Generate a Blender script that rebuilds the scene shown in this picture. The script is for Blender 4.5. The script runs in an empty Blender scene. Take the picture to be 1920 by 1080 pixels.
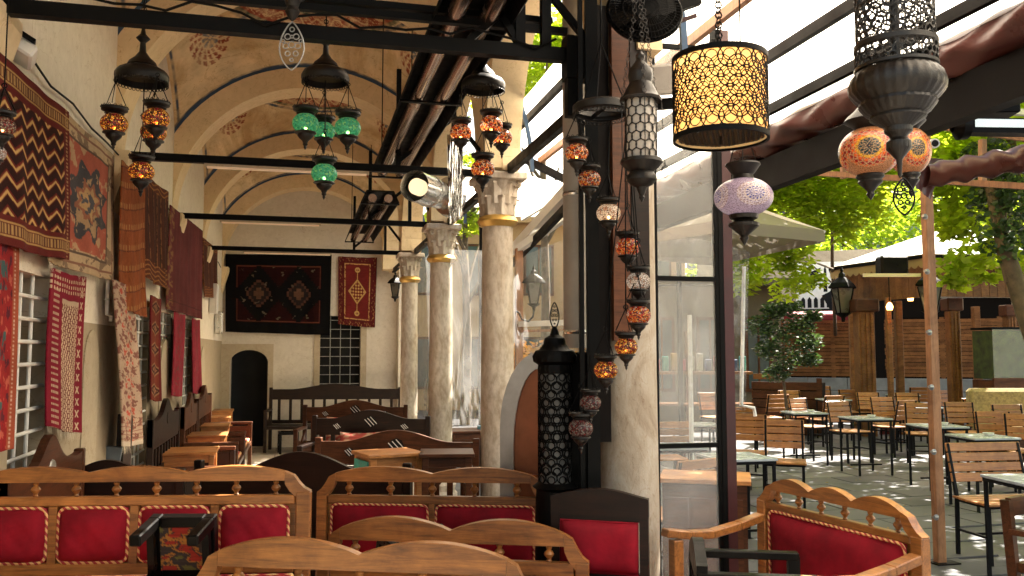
import bpy, math, random
import numpy as np
from mathutils import Vector, Matrix
random.seed(7); RNG = np.random.default_rng(7)
sc = bpy.context.scene
col = sc.collection
R_ = math.radians

# ---------------------------------------------------------------- camera
YAW, PITCH, FPX, EYE = R_(13.9), R_(4.29), 1600.0, 1.6
cam_d = bpy.data.cameras.new('camera'); cam = bpy.data.objects.new('camera', cam_d); col.objects.link(cam)
cam_d.sensor_width = 36.0; cam_d.lens = 36.0 * FPX / 1920.0
cam_d.clip_start = 0.05; cam_d.clip_end = 900
cam.location = (0, 0, EYE); cam.rotation_euler = (R_(90) + PITCH, 0, -YAW)
cam_d.dof.use_dof = True; cam_d.dof.focus_distance = 6.0; cam_d.dof.aperture_fstop = 11.0
sc.camera = cam
# ---------------------------------------------------------------- light
SUN_EL, SUN_AZ = R_(50), R_(62)      # azimuth clockwise from +Y
w = bpy.data.worlds.new('World'); sc.world = w; w.use_nodes = True
nt = w.node_tree; nt.nodes.clear()
sky = nt.nodes.new('ShaderNodeTexSky'); sky.sky_type = 'NISHITA'; sky.sun_disc = False
sky.sun_elevation = SUN_EL; sky.sun_rotation = SUN_AZ; sky.air_density = 1.2; sky.dust_density = 3.0
bg = nt.nodes.new('ShaderNodeBackground'); bg.inputs[1].default_value = 0.085
wo = nt.nodes.new('ShaderNodeOutputWorld')
tint = nt.nodes.new('ShaderNodeMix'); tint.data_type = 'RGBA'; tint.blend_type = 'MULTIPLY'; tint.inputs[0].default_value = 1.0; tint.inputs[7].default_value = (1.16, .97, .74, 1)
nt.links.new(sky.outputs[0], tint.inputs[6]); nt.links.new(tint.outputs[2], bg.inputs[0]); nt.links.new(bg.outputs[0], wo.inputs[0])
sun_d = bpy.data.lights.new('sun', 'SUN'); sun_d.energy = 5.0; sun_d.angle = R_(0.5); sun_d.color = (1.0, 0.93, 0.82)
sun = bpy.data.objects.new('sun', sun_d); col.objects.link(sun)
sdir = Vector((math.sin(SUN_AZ) * math.cos(SUN_EL), math.cos(SUN_AZ) * math.cos(SUN_EL), math.sin(SUN_EL)))
sun.rotation_euler = sdir.to_track_quat('Z', 'Y').to_euler(); sun.location = (12, 8, 14)
sc.view_settings.view_transform = 'Standard'; sc.view_settings.look = 'None'
sc.view_settings.exposure = 2.85; sc.view_settings.gamma = 1.0
try:
    sc.cycles.use_denoising = True; sc.cycles.max_bounces = 8; sc.cycles.transparent_max_bounces = 16
    sc.cycles.sample_clamp_indirect = 6.0; sc.cycles.diffuse_bounces = 5; sc.cycles.caustics_reflective = False; sc.cycles.caustics_refractive = False
except Exception: pass

# ---------------------------------------------------------------- pixel -> place
FH = Vector((math.sin(YAW), math.cos(YAW), 0)); RH = Vector((math.cos(YAW), -math.sin(YAW), 0))
FC = FH * math.cos(PITCH) + Vector((0, 0, math.sin(PITCH))); UC = -FH * math.sin(PITCH) + Vector((0, 0, math.cos(PITCH)))
CAMP = Vector((0, 0, EYE))
def ray(px, py): return FC + RH * ((px - 960) / FPX) - UC * ((py - 540) / FPX)
def at(px, py, d):
    v = ray(px, py); return CAMP + v * (d / v.dot(FH))
def atX(px, py, X):
    v = ray(px, py); return CAMP + v * (X / v.x)
def atY(px, py, Y):
    v = ray(px, py); return CAMP + v * (Y / v.y)
def atZ(px, py, Z):
    v = ray(px, py); return CAMP + v * ((Z - EYE) / v.z)

# ---------------------------------------------------------------- mesh builder
class MB:
    def __init__(s): s.v = []; s.f = []
    def add(s, vs, fs):
        n = len(s.v); s.v += [tuple(v) for v in vs]; s.f += [tuple(i + n for i in f) for f in fs]; return s
    def box(s, c, d, rot=None, bev=0.0):
        x, y, z = d[0] / 2, d[1] / 2, d[2] / 2
        if bev > 0:
            b = min(bev, x * .9, y * .9, z * .9); vs = []
            for sx in (-1, 1):
                for sy in (-1, 1):
                    for sz in (-1, 1):
                        vs += [(sx * x, sy * (y - b), sz * (z - b)), (sx * (x - b), sy * y, sz * (z - b)), (sx * (x - b), sy * (y - b), sz * z)]
            def I(a, bb, cc, k): return ((a > 0) * 4 + (bb > 0) * 2 + (cc > 0)) * 3 + k
            fs = []
            for sx in (-1, 1):
                q = [I(sx, -1, -1, 0), I(sx, 1, -1, 0), I(sx, 1, 1, 0), I(sx, -1, 1, 0)]; fs.append(q if sx > 0 else q[::-1])
            for sy in (-1, 1):
                q = [I(-1, sy, -1, 1), I(1, sy, -1, 1), I(1, sy, 1, 1), I(-1, sy, 1, 1)]; fs.append(q[::-1] if sy > 0 else q)
            for sz in (-1, 1):
                q = [I(-1, -1, sz, 2), I(1, -1, sz, 2), I(1, 1, sz, 2), I(-1, 1, sz, 2)]; fs.append(q if sz > 0 else q[::-1])
            for a in (-1, 1):
                for b2 in (-1, 1):
                    q = [I(a, b2, -1, 0), I(a, b2, -1, 1), I(a, b2, 1, 1), I(a, b2, 1, 0)]; fs.append(q if a * b2 < 0 else q[::-1])
                    q = [I(a, -1, b2, 0), I(a, -1, b2, 2), I(a, 1, b2, 2), I(a, 1, b2, 0)]; fs.append(q if a * b2 > 0 else q[::-1])
                    q = [I(-1, a, b2, 1), I(-1, a, b2, 2), I(1, a, b2, 2), I(1, a, b2, 1)]; fs.append(q if a * b2 < 0 else q[::-1])
                    for c2 in (-1, 1):
                        q = [I(a, b2, c2, 0), I(a, b2, c2, 1), I(a, b2, c2, 2)]; fs.append(q if a * b2 * c2 > 0 else q[::-1])
        else:
            vs = [(-x, -y, -z), (x, -y, -z), (x, y, -z), (-x, y, -z), (-x, -y, z), (x, -y, z), (x, y, z), (-x, y, z)]
            fs = [(0, 3, 2, 1), (4, 5, 6, 7), (0, 1, 5, 4), (1, 2, 6, 5), (2, 3, 7, 6), (3, 0, 4, 7)]
        M = rot if rot is not None else Matrix.Identity(3)
        c = Vector(c)
        return s.add([M @ Vector(v) + c for v in vs], fs)
    def bar(s, a, b, wx, wz=None, up=(0, 0, 1), bev=0.0):
        a = Vector(a); b = Vector(b); d = b - a; L = d.length; d.normalize(); u = Vector(up)
        if abs(d.dot(u)) > .98: u = Vector((0, 1, 0))
        sd = d.cross(u).normalized(); u = sd.cross(d)
        M = Matrix((d, sd, u)).transposed()
        return s.box((a + b) / 2, (L, wx, wz or wx), M, bev)
    def tube(s, pts, r, seg=8, cap=True):
        pts = [Vector(p) for p in pts]; n = len(pts); rs = r if isinstance(r, (list, tuple)) else [r] * n
        vs = []; fs = []; pu = None
        for i, p in enumerate(pts):
            d = (pts[min(i + 1, n - 1)] - pts[max(i - 1, 0)])
            d = d.normalized() if d.length > 1e-9 else Vector((0, 0, 1))
            if pu is None: pu = Vector((0, 0, 1)) if abs(d.z) < .9 else Vector((1, 0, 0))
            sd = d.cross(pu).normalized(); pu = sd.cross(d).normalized()
            for k in range(seg):
                a = 2 * math.pi * k / seg; vs.append(p + (sd * math.cos(a) + pu * math.sin(a)) * rs[i])
        for i in range(n - 1):
            for k in range(seg):
                fs.append((i * seg + k, i * seg + (k + 1) % seg, (i + 1) * seg + (k + 1) % seg, (i + 1) * seg + k))
        if cap: fs += [tuple(range(seg - 1, -1, -1)), tuple((n - 1) * seg + k for k in range(seg))]
        return s.add(vs, fs)
    def lathe(s, prof, seg=24, c=(0, 0, 0), flute=0, fa=0.0):
        vs = []; fs = []; n = len(prof); c = Vector(c)
        for (r, z) in prof:
            for k in range(seg):
                a = 2 * math.pi * k / seg; rr = max(r, 1e-4) * (1 + (fa * math.cos(flute * a) if flute else 0))
                vs.append(c + Vector((rr * math.cos(a), rr * math.sin(a), z)))
        for i in range(n - 1):
            for k in range(seg):
                fs.append((i * seg + k, i * seg + (k + 1) % seg, (i + 1) * seg + (k + 1) % seg, (i + 1) * seg + k))
        return s.add(vs, fs)
    def prism(s, poly, y0, y1):           # polygon in xz, extruded along y
        n = len(poly); vs = [(x, y0, z) for x, z in poly] + [(x, y1, z) for x, z in poly]
        fs = [tuple(range(n)), tuple(range(2 * n - 1, n - 1, -1))] + [(i, i + n, (i + 1) % n + n, (i + 1) % n) for i in range(n)]
        return s.add(vs, fs)
    def strip(s, lower, upper, y0, y1):   # board between two xz polylines of the same length
        n = len(lower)
        vs = [(x, y0, z) for x, z in lower] + [(x, y0, z) for x, z in upper] + [(x, y1, z) for x, z in lower] + [(x, y1, z) for x, z in upper]
        fs = []
        for i in range(n - 1):
            fs += [(i, i + 1, n + i + 1, n + i), (2 * n + i, 3 * n + i, 3 * n + i + 1, 2 * n + i + 1),
                   (n + i, n + i + 1, 3 * n + i + 1, 3 * n + i), (i, 2 * n + i, 2 * n + i + 1, i + 1)]
        fs += [(0, n, 3 * n, 2 * n), (n - 1, 3 * n - 1, 4 * n - 1, 2 * n - 1)]
        return s.add(vs, fs)
    def ring(s, c, ax1, ax2, R, r, seg=20, ts=4):
        c = Vector(c); ax1 = Vector(ax1); ax2 = Vector(ax2); nn = ax1.cross(ax2).normalized(); vs = []; fs = []
        for k in range(seg):
            a = 2 * math.pi * k / seg; d = ax1 * math.cos(a) + ax2 * math.sin(a)
            for j in range(ts):
                b = 2 * math.pi * (j + .5) / ts; vs.append(c + d * (R + r * math.cos(b)) + nn * r * math.sin(b))
        for k in range(seg):
            for j in range(ts):
                fs.append((k * ts + j, ((k + 1) % seg) * ts + j, ((k + 1) % seg) * ts + (j + 1) % ts, k * ts + (j + 1) % ts))
        return s.add(vs, fs)
    def mesh(s, name, m=None, smooth=False):
        me = bpy.data.meshes.new(name); me.from_pydata(s.v, [], s.f); me.validate(clean_customdata=False)
        if m: me.materials.append(m)
        if smooth:
            me.polygons.foreach_set('use_smooth', [True] * len(me.polygons))
            try: me.set_sharp_from_angle(angle=R_(38))
            except Exception: pass
        me.update(); return me
    def build(s, name, m, parent=None, smooth=False, label=None):
        return link(name, s.mesh(name, m, smooth), parent, label)
def link(name, me, parent=None, label=None):
    o = bpy.data.objects.new(name, me); col.objects.link(o)
    if parent: o.parent = parent
    if label: o['label'] = label
    return o
def tag(o, label=None, cat=None, group=None, kind=None):
    if label: o['label'] = label
    if cat: o['category'] = cat
    if group: o['group'] = group
    if kind: o['kind'] = kind
    return o
def thing(name, label, cat, loc=(0, 0, 0), rz=0.0, group=None):
    o = bpy.data.objects.new(name, None); col.objects.link(o); o.location = loc; o.rotation_euler = (0, 0, rz); o.empty_display_size = .1
    return tag(o, label, cat, group)
def clone(root, loc, rz=0.0, label=None, scale=None):
    r = root.copy(); col.objects.link(r); r.location = loc; r.rotation_euler = (0, 0, rz)
    if scale: r.scale = scale
    if label: r['label'] = label
    for ch in list(root.children):
        c = ch.copy(); col.objects.link(c); c.parent = r
        for g in list(ch.children):
            d = g.copy(); col.objects.link(d); d.parent = c
    return r
def struct(o): o['kind'] = 'structure'; return o
def npmesh(name, V, F, m, C=None, smooth=True):
    me = bpy.data.meshes.new(name); k = F.shape[1]
    me.vertices.add(len(V)); me.vertices.foreach_set('co', V.astype(np.float32).ravel())
    me.loops.add(F.size); me.loops.foreach_set('vertex_index', F.astype(np.int32).ravel())
    me.polygons.add(len(F)); me.polygons.foreach_set('loop_start', (np.arange(len(F)) * k).astype(np.int32)); me.polygons.foreach_set('loop_total', np.full(len(F), k, np.int32))
    me.update(calc_edges=True)
    if smooth: me.polygons.foreach_set('use_smooth', np.ones(len(F), bool))
    if C is not None:
        a = me.color_attributes.new('Col', 'FLOAT_COLOR', 'POINT'); C4 = np.ones((len(V), 4), np.float32); C4[:, :3] = C
        a.data.foreach_set('color', C4.ravel())
    if m: me.materials.append(m)
    return me
def gridF(nu, nv):
    i = np.arange(nu - 1)[None, :]; j = np.arange(nv - 1)[:, None]; a = j * nu + i
    return np.stack([a, a + 1, a + nu + 1, a + nu], -1).reshape(-1, 4)

# ---------------------------------------------------------------- materials
def mat(name):
    m = bpy.data.materials.new(name); m.use_nodes = True; n = m.node_tree.nodes; return m, n, m.node_tree.links, n['Principled BSDF'], n['Material Output']
def tex(n, l, scale=(1, 1, 1), coord='Object'):
    tc = n.new('ShaderNodeTexCoord'); mp = n.new('ShaderNodeMapping'); mp.inputs['Scale'].default_value = scale
    l.new(tc.outputs[coord], mp.inputs[0]); return mp.outputs[0]
def noise(n, l, vec, sc_=5, det=5, rough=.55, dist=0.0):
    t = n.new('ShaderNodeTexNoise'); t.inputs['Scale'].default_value = sc_; t.inputs['Detail'].default_value = det
    t.inputs['Roughness'].default_value = rough; t.inputs['Distortion'].default_value = dist; l.new(vec, t.inputs['Vector']); return t.outputs['Fac']
def ramp(n, l, fac, stops, const=False):
    r = n.new('ShaderNodeValToRGB'); e = r.color_ramp.elements
    if const: r.color_ramp.interpolation = 'CONSTANT'
    while len(e) < len(stops): e.new(.5)
    for k, (p, c) in enumerate(stops): e[k].position = p; e[k].color = (*c, 1)
    l.new(fac, r.inputs[0]); return r.outputs[0]
def bump(n, l, h, bs, st=.3, d=.01):
    b = n.new('ShaderNodeBump'); b.inputs['Strength'].default_value = st; b.inputs['Distance'].default_value = d
    l.new(h, b.inputs['Height']); l.new(b.outputs[0], bs.inputs['Normal'])
def mul(n, l, a, b, mode='MULTIPLY', f=1.0):
    x = n.new('ShaderNodeMix'); x.data_type = 'RGBA'; x.blend_type = mode
    if hasattr(f, 'is_linked') or not isinstance(f, float): l.new(f, x.inputs[0])
    else: x.inputs[0].default_value = f
    l.new(a, x.inputs[6]) if not isinstance(a, tuple) else setattr(x.inputs[6], 'default_value', (*a, 1))
    l.new(b, x.inputs[7]) if not isinstance(b, tuple) else setattr(x.inputs[7], 'default_value', (*b, 1))
    return x.outputs[2]
def wood(name, dark, light, rough=.38, sc_=(1.5, 22, 22), coat=.2):
    m, n, l, b, o = mat(name)
    v = tex(n, l, sc_)
    oi = n.new('ShaderNodeObjectInfo'); ad = n.new('ShaderNodeVectorMath'); ad.operation = 'ADD'
    sm = n.new('ShaderNodeVectorMath'); sm.operation = 'SCALE'; sm.inputs['Scale'].default_value = 37
    cb = n.new('ShaderNodeCombineXYZ'); l.new(oi.outputs['Random'], cb.inputs[0]); l.new(oi.outputs['Random'], cb.inputs[2]); l.new(cb.outputs[0], sm.inputs[0])
    l.new(v, ad.inputs[0]); l.new(sm.outputs[0], ad.inputs[1]); v = ad.outputs[0]
    f = noise(n, l, v, 1.6, 7, .62, 1.2); f2 = noise(n, l, v, 9, 3, .7)
    c = ramp(n, l, f, [(.25, dark), (.5, tuple((a + 2 * d) / 3 for a, d in zip(dark, light))), (.75, light)]); c = mul(n, l, c, ramp(n, l, noise(n, l, tex(n, l, (1, 1, 1)), 3.5, 6, .65, .6), [(.35, (.62, .56, .5)), (.6, (1.08, 1.06, 1.04))]))
    c2 = ramp(n, l, f2, [(.3, (.72, .70, .66)), (.7, (1.1, 1.08, 1.05))])
    mr = n.new('ShaderNodeMapRange'); mr.inputs[3].default_value = .78; mr.inputs[4].default_value = 1.18; l.new(oi.outputs['Random'], mr.inputs[0])
    g = n.new('ShaderNodeCombineColor'); [l.new(mr.outputs[0], g.inputs[k]) for k in range(3)]
    c = mul(n, l, mul(n, l, c, c2), g.outputs[0])
    l.new(c, b.inputs['Base Color']); b.inputs['Coat Weight'].default_value = coat; b.inputs['Coat Roughness'].default_value = .25
    rr = ramp(n, l, f2, [(0, (rough - .08,) * 3), (1, (rough + .18,) * 3)]); l.new(rr, b.inputs['Roughness'])
    bump(n, l, f2, b, .18, .004); return m
def simple(name, c, rough=.5, metal=0.0, var=.35, s=6, bmp=.15, coat=0.0):
    m, n, l, b, o = mat(name); v = tex(n, l)
    f = noise(n, l, v, s, 6, .6)
    cc = ramp(n, l, f, [(.3, tuple(x * (1 - var) for x in c)), (.7, tuple(min(1, x * (1 + var)) for x in c))])
    l.new(cc, b.inputs['Base Color']); b.inputs['Metallic'].default_value = metal
    rr = ramp(n, l, f, [(.3, (max(.05, rough - .1),) * 3), (.7, (min(1, rough + .12),) * 3)]); l.new(rr, b.inputs['Roughness'])
    b.inputs['Coat Weight'].default_value = coat
    if bmp: bump(n, l, noise(n, l, v, s * 8, 4), b, bmp, .003)
    return m
def plaster(name, c, c2, stain=(.35, .24, .13), s=1.2, st=.35, dado=None):
    m, n, l, b, o = mat(name); v = tex(n, l)
    f = noise(n, l, v, s, 8, .65); f2 = noise(n, l, v, 14, 6, .7); f3 = noise(n, l, v, .8, 5, .6, .5)
    cc = ramp(n, l, f, [(.3, c), (.7, c2)])
    if dado:
        sx = n.new('ShaderNodeSeparateXYZ'); l.new(v, sx.inputs[0])
        ma = n.new('ShaderNodeMath'); ma.operation = 'LESS_THAN'; l.new(sx.outputs[2], ma.inputs[0]); ma.inputs[1].default_value = dado[0]
        cc = mul(n, l, cc, dado[1], 'MIX', ma.outputs[0])
    sm = ramp(n, l, f3, [(.55, (0, 0, 0)), (.78, (st, st, st))])
    cc = mul(n, l, cc, stain, 'MIX', sm)
    cc = mul(n, l, cc, ramp(n, l, f2, [(.3, (.86, .85, .83)), (.7, (1, 1, 1))])); cc = mul(n, l, cc, ramp(n, l, noise(n, l, v, 2.1, 5, .55, 2.5), [(.495, (1, 1, 1)), (.5, (.70, .62, .52)), (.505, (1, 1, 1))]))
    l.new(cc, b.inputs['Base Color']); b.inputs['Roughness'].default_value = .9; bump(n, l, f2, b, .3, .008); return m
def colattr(name, rough=.95, weave=True, sheen=.2, gain=1.0, st=.0):
    m, n, l, b, o = mat(name); a = n.new('ShaderNodeVertexColor'); a.layer_name = 'Col'; v = tex(n, l)
    f = noise(n, l, v, 5, 6, .6)
    c = mul(n, l, a.outputs[0], ramp(n, l, f, [(.25, (.72 * gain,) * 3), (.75, (1.1 * gain,) * 3)]))
    if weave:
        w1 = noise(n, l, tex(n, l, (1, 260, 60)), 1, 2); c = mul(n, l, c, ramp(n, l, w1, [(.3, (.78,) * 3), (.7, (1.1,) * 3)])); bump(n, l, w1, b, .4, .003)
    else:
        bump(n, l, noise(n, l, v, 30, 5), b, .2, .004); sx_ = ramp(n, l, noise(n, l, v, 1.1, 8, .7, 1.0), [(.42, (1, 1, 1)), (.62, (.66, .55, .43))]); cr_ = ramp(n, l, noise(n, l, v, 2.3, 5, .55, 2.5), [(.494, (1, 1, 1)), (.5, (.62, .52, .42)), (.506, (1, 1, 1))]); c = mul(n, l, mul(n, l, c, sx_), cr_)
    l.new(c, b.inputs['Base Color']); b.inputs['Roughness'].default_value = rough; b.inputs['Sheen Weight'].default_value = 0; b.inputs['Specular IOR Level'].default_value = .12; return m
def emit(name, c, s):
    m, n, l, b, o = mat(name); b.inputs['Base Color'].default_value = (*c, 1); b.inputs['Emission Color'].default_value = (*c, 1); b.inputs['Emission Strength'].default_value = s; return m
def glass_mosaic(name, pal, glow, grout=(.02, .012, .008), scale=75, gw=.06):
    m, n, l, b, o = mat(name); v = tex(n, l)
    vo = n.new('ShaderNodeTexVoronoi'); vo.inputs['Scale'].default_value = scale; l.new(v, vo.inputs['Vector'])
    ve = n.new('ShaderNodeTexVoronoi'); ve.feature = 'DISTANCE_TO_EDGE'; ve.inputs['Scale'].default_value = scale; l.new(v, ve.inputs['Vector'])
    sp = n.new('ShaderNodeSeparateColor'); l.new(vo.outputs['Color'], sp.inputs[0])
    k = len(pal); c = ramp(n, l, sp.outputs[0], [(i / k, p) for i, p in enumerate(pal)], True)
    e = ramp(n, l, ve.outputs['Distance'], [(gw, (0, 0, 0)), (gw + .03, (1, 1, 1))])
    c = mul(n, l, grout, c, 'MIX', e)
    l.new(c, b.inputs['Base Color']); b.inputs['Roughness'].default_value = .15
    em = mul(n, l, (0, 0, 0), c, 'MIX', e)
    l.new(em, b.inputs['Emission Color']); b.inputs['Emission Strength'].default_value = glow
    tr = n.new('ShaderNodeBsdfTranslucent'); l.new(c, tr.inputs[0]); tp = n.new('ShaderNodeBsdfTransparent'); l.new(c, tp.inputs[0])
    m1 = n.new('ShaderNodeMixShader'); m1.inputs[0].default_value = .45; l.new(b.outputs[0], m1.inputs[1]); l.new(tr.outputs[0], m1.inputs[2])
    ef = n.new('ShaderNodeMath'); ef.operation = 'MULTIPLY'; ef.inputs[1].default_value = .4; l.new(e, ef.inputs[0])
    m2 = n.new('ShaderNodeMixShader'); l.new(ef.outputs[0], m2.inputs[0]); l.new(m1.outputs[0], m2.inputs[1]); l.new(tp.outputs[0], m2.inputs[2]); l.new(m2.outputs[0], o.inputs[0])
    return m
def leafmat(name, c1, c2, tl=.55):
    m, n, l, b, o = mat(name); v = tex(n, l); f = noise(n, l, v, 2.2, 4, .7)
    c = ramp(n, l, f, [(.3, c1), (.7, c2)]); l.new(c, b.inputs['Base Color']); b.inputs['Roughness'].default_value = .45
    t = n.new('ShaderNodeBsdfTranslucent'); c2_ = mul(n, l, c, (1.9, 1.8, .8)); l.new(c2_, t.inputs[0])
    m1 = n.new('ShaderNodeMixShader'); m1.inputs[0].default_value = tl; l.new(b.outputs[0], m1.inputs[1]); l.new(t.outputs[0], m1.inputs[2]); l.new(m1.outputs[0], o.inputs[0]); return m
def sheet(name, c=(.8, .8, .78), trans=.5, rough=.12, haze=.5, scale=(1, 1, 1)):
    m, n, l, b, o = mat(name); v = tex(n, l, scale)
    f = noise(n, l, v, 1.2, 6, .6, 1.0)
    b.inputs['Base Color'].default_value = (*c, 1); b.inputs['Roughness'].default_value = rough
    bump(n, l, f, b, .8, .05)
    tl = n.new('ShaderNodeBsdfTranslucent'); tl.inputs[0].default_value = (*c, 1)
    m1 = n.new('ShaderNodeMixShader'); m1.inputs[0].default_value = haze; l.new(b.outputs[0], m1.inputs[1]); l.new(tl.outputs[0], m1.inputs[2])
    tp = n.new('ShaderNodeBsdfTransparent'); fr = n.new('ShaderNodeMapRange'); fr.inputs[1].default_value = .35; fr.inputs[2].default_value = .7
    fr.inputs[3].default_value = min(1, trans + .2); fr.inputs[4].default_value = max(0, trans - .25); l.new(f, fr.inputs[0])
    m2 = n.new('ShaderNodeMixShader'); l.new(fr.outputs[0], m2.inputs[0]); l.new(m1.outputs[0], m2.inputs[1]); l.new(tp.outputs[0], m2.inputs[2]); l.new(m2.outputs[0], o.inputs[0]); return m

M_wood = wood('honey_wood', (.10, .034, .008), (.43, .175, .042))
M_slat = wood('orange_slat_wood', (.28, .10, .02), (.58, .26, .075), .45)
M_dark = wood('dark_walnut', (.003, .0015, .001), (.020, .0075, .0035), .42)
M_mid = wood('brown_wood', (.03, .010, .005), (.12, .042, .016), .4)
M_black = simple('black_lacquered_wood', (.0022, .0018, .0016), .35, 0, .3, 8, .1, .0)
M_fence = wood('fence_wood', (.10, .040, .014), (.27, .125, .045), .5)
M_post = wood('pole_wood', (.22, .09, .035), (.45, .22, .10), .6, (22, 22, 1.5))
M_iron = simple('black_iron', (.0022, .0020, .0019), .5, 0, .5, 12, .2)
for q_ in (M_iron, M_black, M_dark, M_mid, M_fence): q_.node_tree.nodes['Principled BSDF'].inputs['Specular IOR Level'].default_value = .1 if q_ in (M_iron, M_black) else .25; q_.node_tree.nodes['Principled BSDF'].inputs['Coat Weight'].default_value = 0
M_steel = simple('dark_steel_legs', (.008, .008, .009), .4, .0, .3, 12, .05)
M_bronze = simple('aged_bronze', (.009, .006, .004), .42, .2, .5, 25, .3)
M_silver = simple('dull_silver', (.32, .32, .31), .45, .7, .3, 20, .1)
M_gold = simple('gilt_paint', (.62, .38, .10), .35, .55, .2, 9, .1)
M_galv = simple('galvanised_metal', (.62, .62, .60), .22, .95, .2, 5, .05)
M_copper = simple('beaten_copper', (.20, .07, .035), .4, .9, .45, 3, .2)
M_marble = None
def marble():
    m, n, l, b, o = mat('veined_marble'); v = tex(n, l, (2.6, 2.6, 1.2))
    f = noise(n, l, v, 2.0, 9, .68, .8); f2 = noise(n, l, v, 9, 6, .7)
    c = ramp(n, l, f, [(.3, (.30, .22, .15)), (.45, (.50, .42, .33)), (.62, (.62, .56, .48)), (.8, (.42, .34, .25))])
    c = mul(n, l, c, ramp(n, l, f2, [(.35, (.68, .64, .6)), (.6, (1, 1, 1))]))
    l.new(c, b.inputs['Base Color']); b.inputs['Roughness'].default_value = .55; bump(n, l, f2, b, .25, .006); return m
M_marble = marble()
def oldstone():
    m, n, l, b, o = mat('weathered_stone'); v = tex(n, l, (1.6, 1.6, .7))
    f = noise(n, l, v, 3, 9, .7, 1.2); f2 = noise(n, l, v, 22, 6, .7)
    c = ramp(n, l, f, [(.3, (.22, .16, .11)), (.5, (.37, .31, .24)), (.7, (.46, .42, .37))])
    cr = ramp(n, l, noise(n, l, v, 5, 4, .5, 2.0), [(.49, (1, 1, 1)), (.5, (.78, .70, .62)), (.51, (1, 1, 1))])
    c = mul(n, l, c, cr)
    l.new(c, b.inputs['Base Color']); b.inputs['Roughness'].default_value = .8; bump(n, l, f2, b, .6, .01); return m
M_stone = oldstone()
M_cream = plaster('cream_plaster', (.74, .56, .33), (.80, .64, .41), (.42, .28, .15), 1.0, .45)
M_white = plaster('white_plaster', (.76, .67, .55), (.82, .74, .62), (.5, .40, .28), .8, .4, (1.78, (.40, .32, .22)))
M_white2 = plaster('end_wall_plaster', (.60, .54, .46), (.68, .62, .53), (.42, .33, .24), .8, .3)
M_beige = plaster('beige_surround_plaster', (.42, .34, .24), (.48, .40, .29), (.3, .22, .15), 1.5, .4)
M_velvet = simple('red_velvet', (.20, .006, .014), .8, 0, .5, 4.5, .5); M_velvet.node_tree.nodes['Principled BSDF'].inputs['Specular IOR Level'].default_value = .15
M_cord = None
def cordmat():
    m, n, l, b, o = mat('twisted_cord'); v = tex(n, l); wv = n.new('ShaderNodeTexWave'); wv.bands_direction = 'DIAGONAL'; wv.inputs['Scale'].default_value = 22; l.new(v, wv.inputs[0])
    c = ramp(n, l, wv.outputs[0], [(.45, (.35, .03, .03)), (.55, (.75, .45, .18))], False); l.new(c, b.inputs['Base Color']); b.inputs['Roughness'].default_value = .7; return m
M_cord = cordmat()
def seatmat():
    m, n, l, b, o = mat('patterned_seat_cloth'); v = tex(n, l, (14, 14, 14)); sx = n.new('ShaderNodeSeparateXYZ'); l.new(v, sx.inputs[0])
    def M(op, a, bb=None):
        x = n.new('ShaderNodeMath'); x.operation = op
        for i, q in enumerate((a, bb)):
            if q is None: continue
            if isinstance(q, (int, float)): x.inputs[i].default_value = q
            else: l.new(q, x.inputs[i])
        return x.outputs[0]
    y2 = M('MULTIPLY', sx.outputs[1], 1.6); row = M('FLOOR', y2); off = M('MULTIPLY', M('MODULO', row, 2), .5)
    fx = M('ABSOLUTE', M('SUBTRACT', M('FRACT', M('ADD', sx.outputs[0], off)), .5)); fy = M('ABSOLUTE', M('SUBTRACT', M('FRACT', y2), .5))
    k = M('LESS_THAN', M('ADD', M('MULTIPLY', fx, 1.1), fy), .42)
    c = mul(n, l, (.33, .012, .02), (.62, .42, .18), 'MIX', k); l.new(c, b.inputs['Base Color']); b.inputs['Roughness'].default_value = .85; return m
M_seat = seatmat()
M_rug = colattr('woven_rug'); M_vault = colattr('painted_vault', .9, False, 0)
M_maroon = simple('maroon_tarpaulin', (.07, .022, .018), .30, 0, .3, 3, .3)
M_redpaint = simple('dark_red_paint', (.035, .003, .004), .45, 0, .3, 6, .1)
M_beam = simple('dark_brown_beam', (.0035, .0020, .0016), .55, 0, .4, 6, .2)
for q_ in (M_beam, M_steel, M_maroon): q_.node_tree.nodes['Principled BSDF'].inputs['Specular IOR Level'].default_value = .5 if q_ is M_maroon else .08
M_lglass = simple('smoky_lantern_glass', (.09, .085, .07), .3, 0, .2, 8, 0)
M_tabletop = simple('pale_grey_tabletop', (.42, .45, .48), .25, 0, .15, 5, .05)
M_turq = simple('turquoise_paint', (.03, .35, .30), .5, 0, .3, 14, .1)
M_grey = simple('grey_board', (.10, .12, .14), .6, 0, .2, 5)
M_whitepaint = simple('white_paint', (.75, .74, .70), .4, 0, .1, 5, .05)
M_tube = emit('lit_tube', (1.0, .80, .62), .0)
M_blk = simple('matt_black', (.004, .004, .004), .95, 0, .2, 3, 0)
M_bulb = emit('glowing_bulb', (1.0, .62, .22), 14)
M_amber = glass_mosaic('amber_mosaic', [(.8, .34, .04), (.35, .07, .02), (.9, .50, .10), (.30, .02, .03), (.12, .05, .02)], .22, (.012, .008, .006), 95, .12)
M_green = glass_mosaic('green_mosaic', [(.03, .28, .15), (.06, .42, .24), (.02, .2, .12), (.20, .50, .20), (.05, .34, .24)], .10, (.05, .16, .11), 90, .04)
M_orange = glass_mosaic('orange_mosaic', [(.85, .20, .03), (.45, .04, .02), (.75, .35, .08), (.10, .02, .02), (.65, .45, .30)], .16, (.015, .01, .008), 90, .09)
M_lace = glass_mosaic('white_mosaic', [(.75, .62, .48), (.8, .7, .6), (.55, .3, .2), (.85, .75, .65)], .12, (.06, .04, .03), 70, .08)
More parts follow.
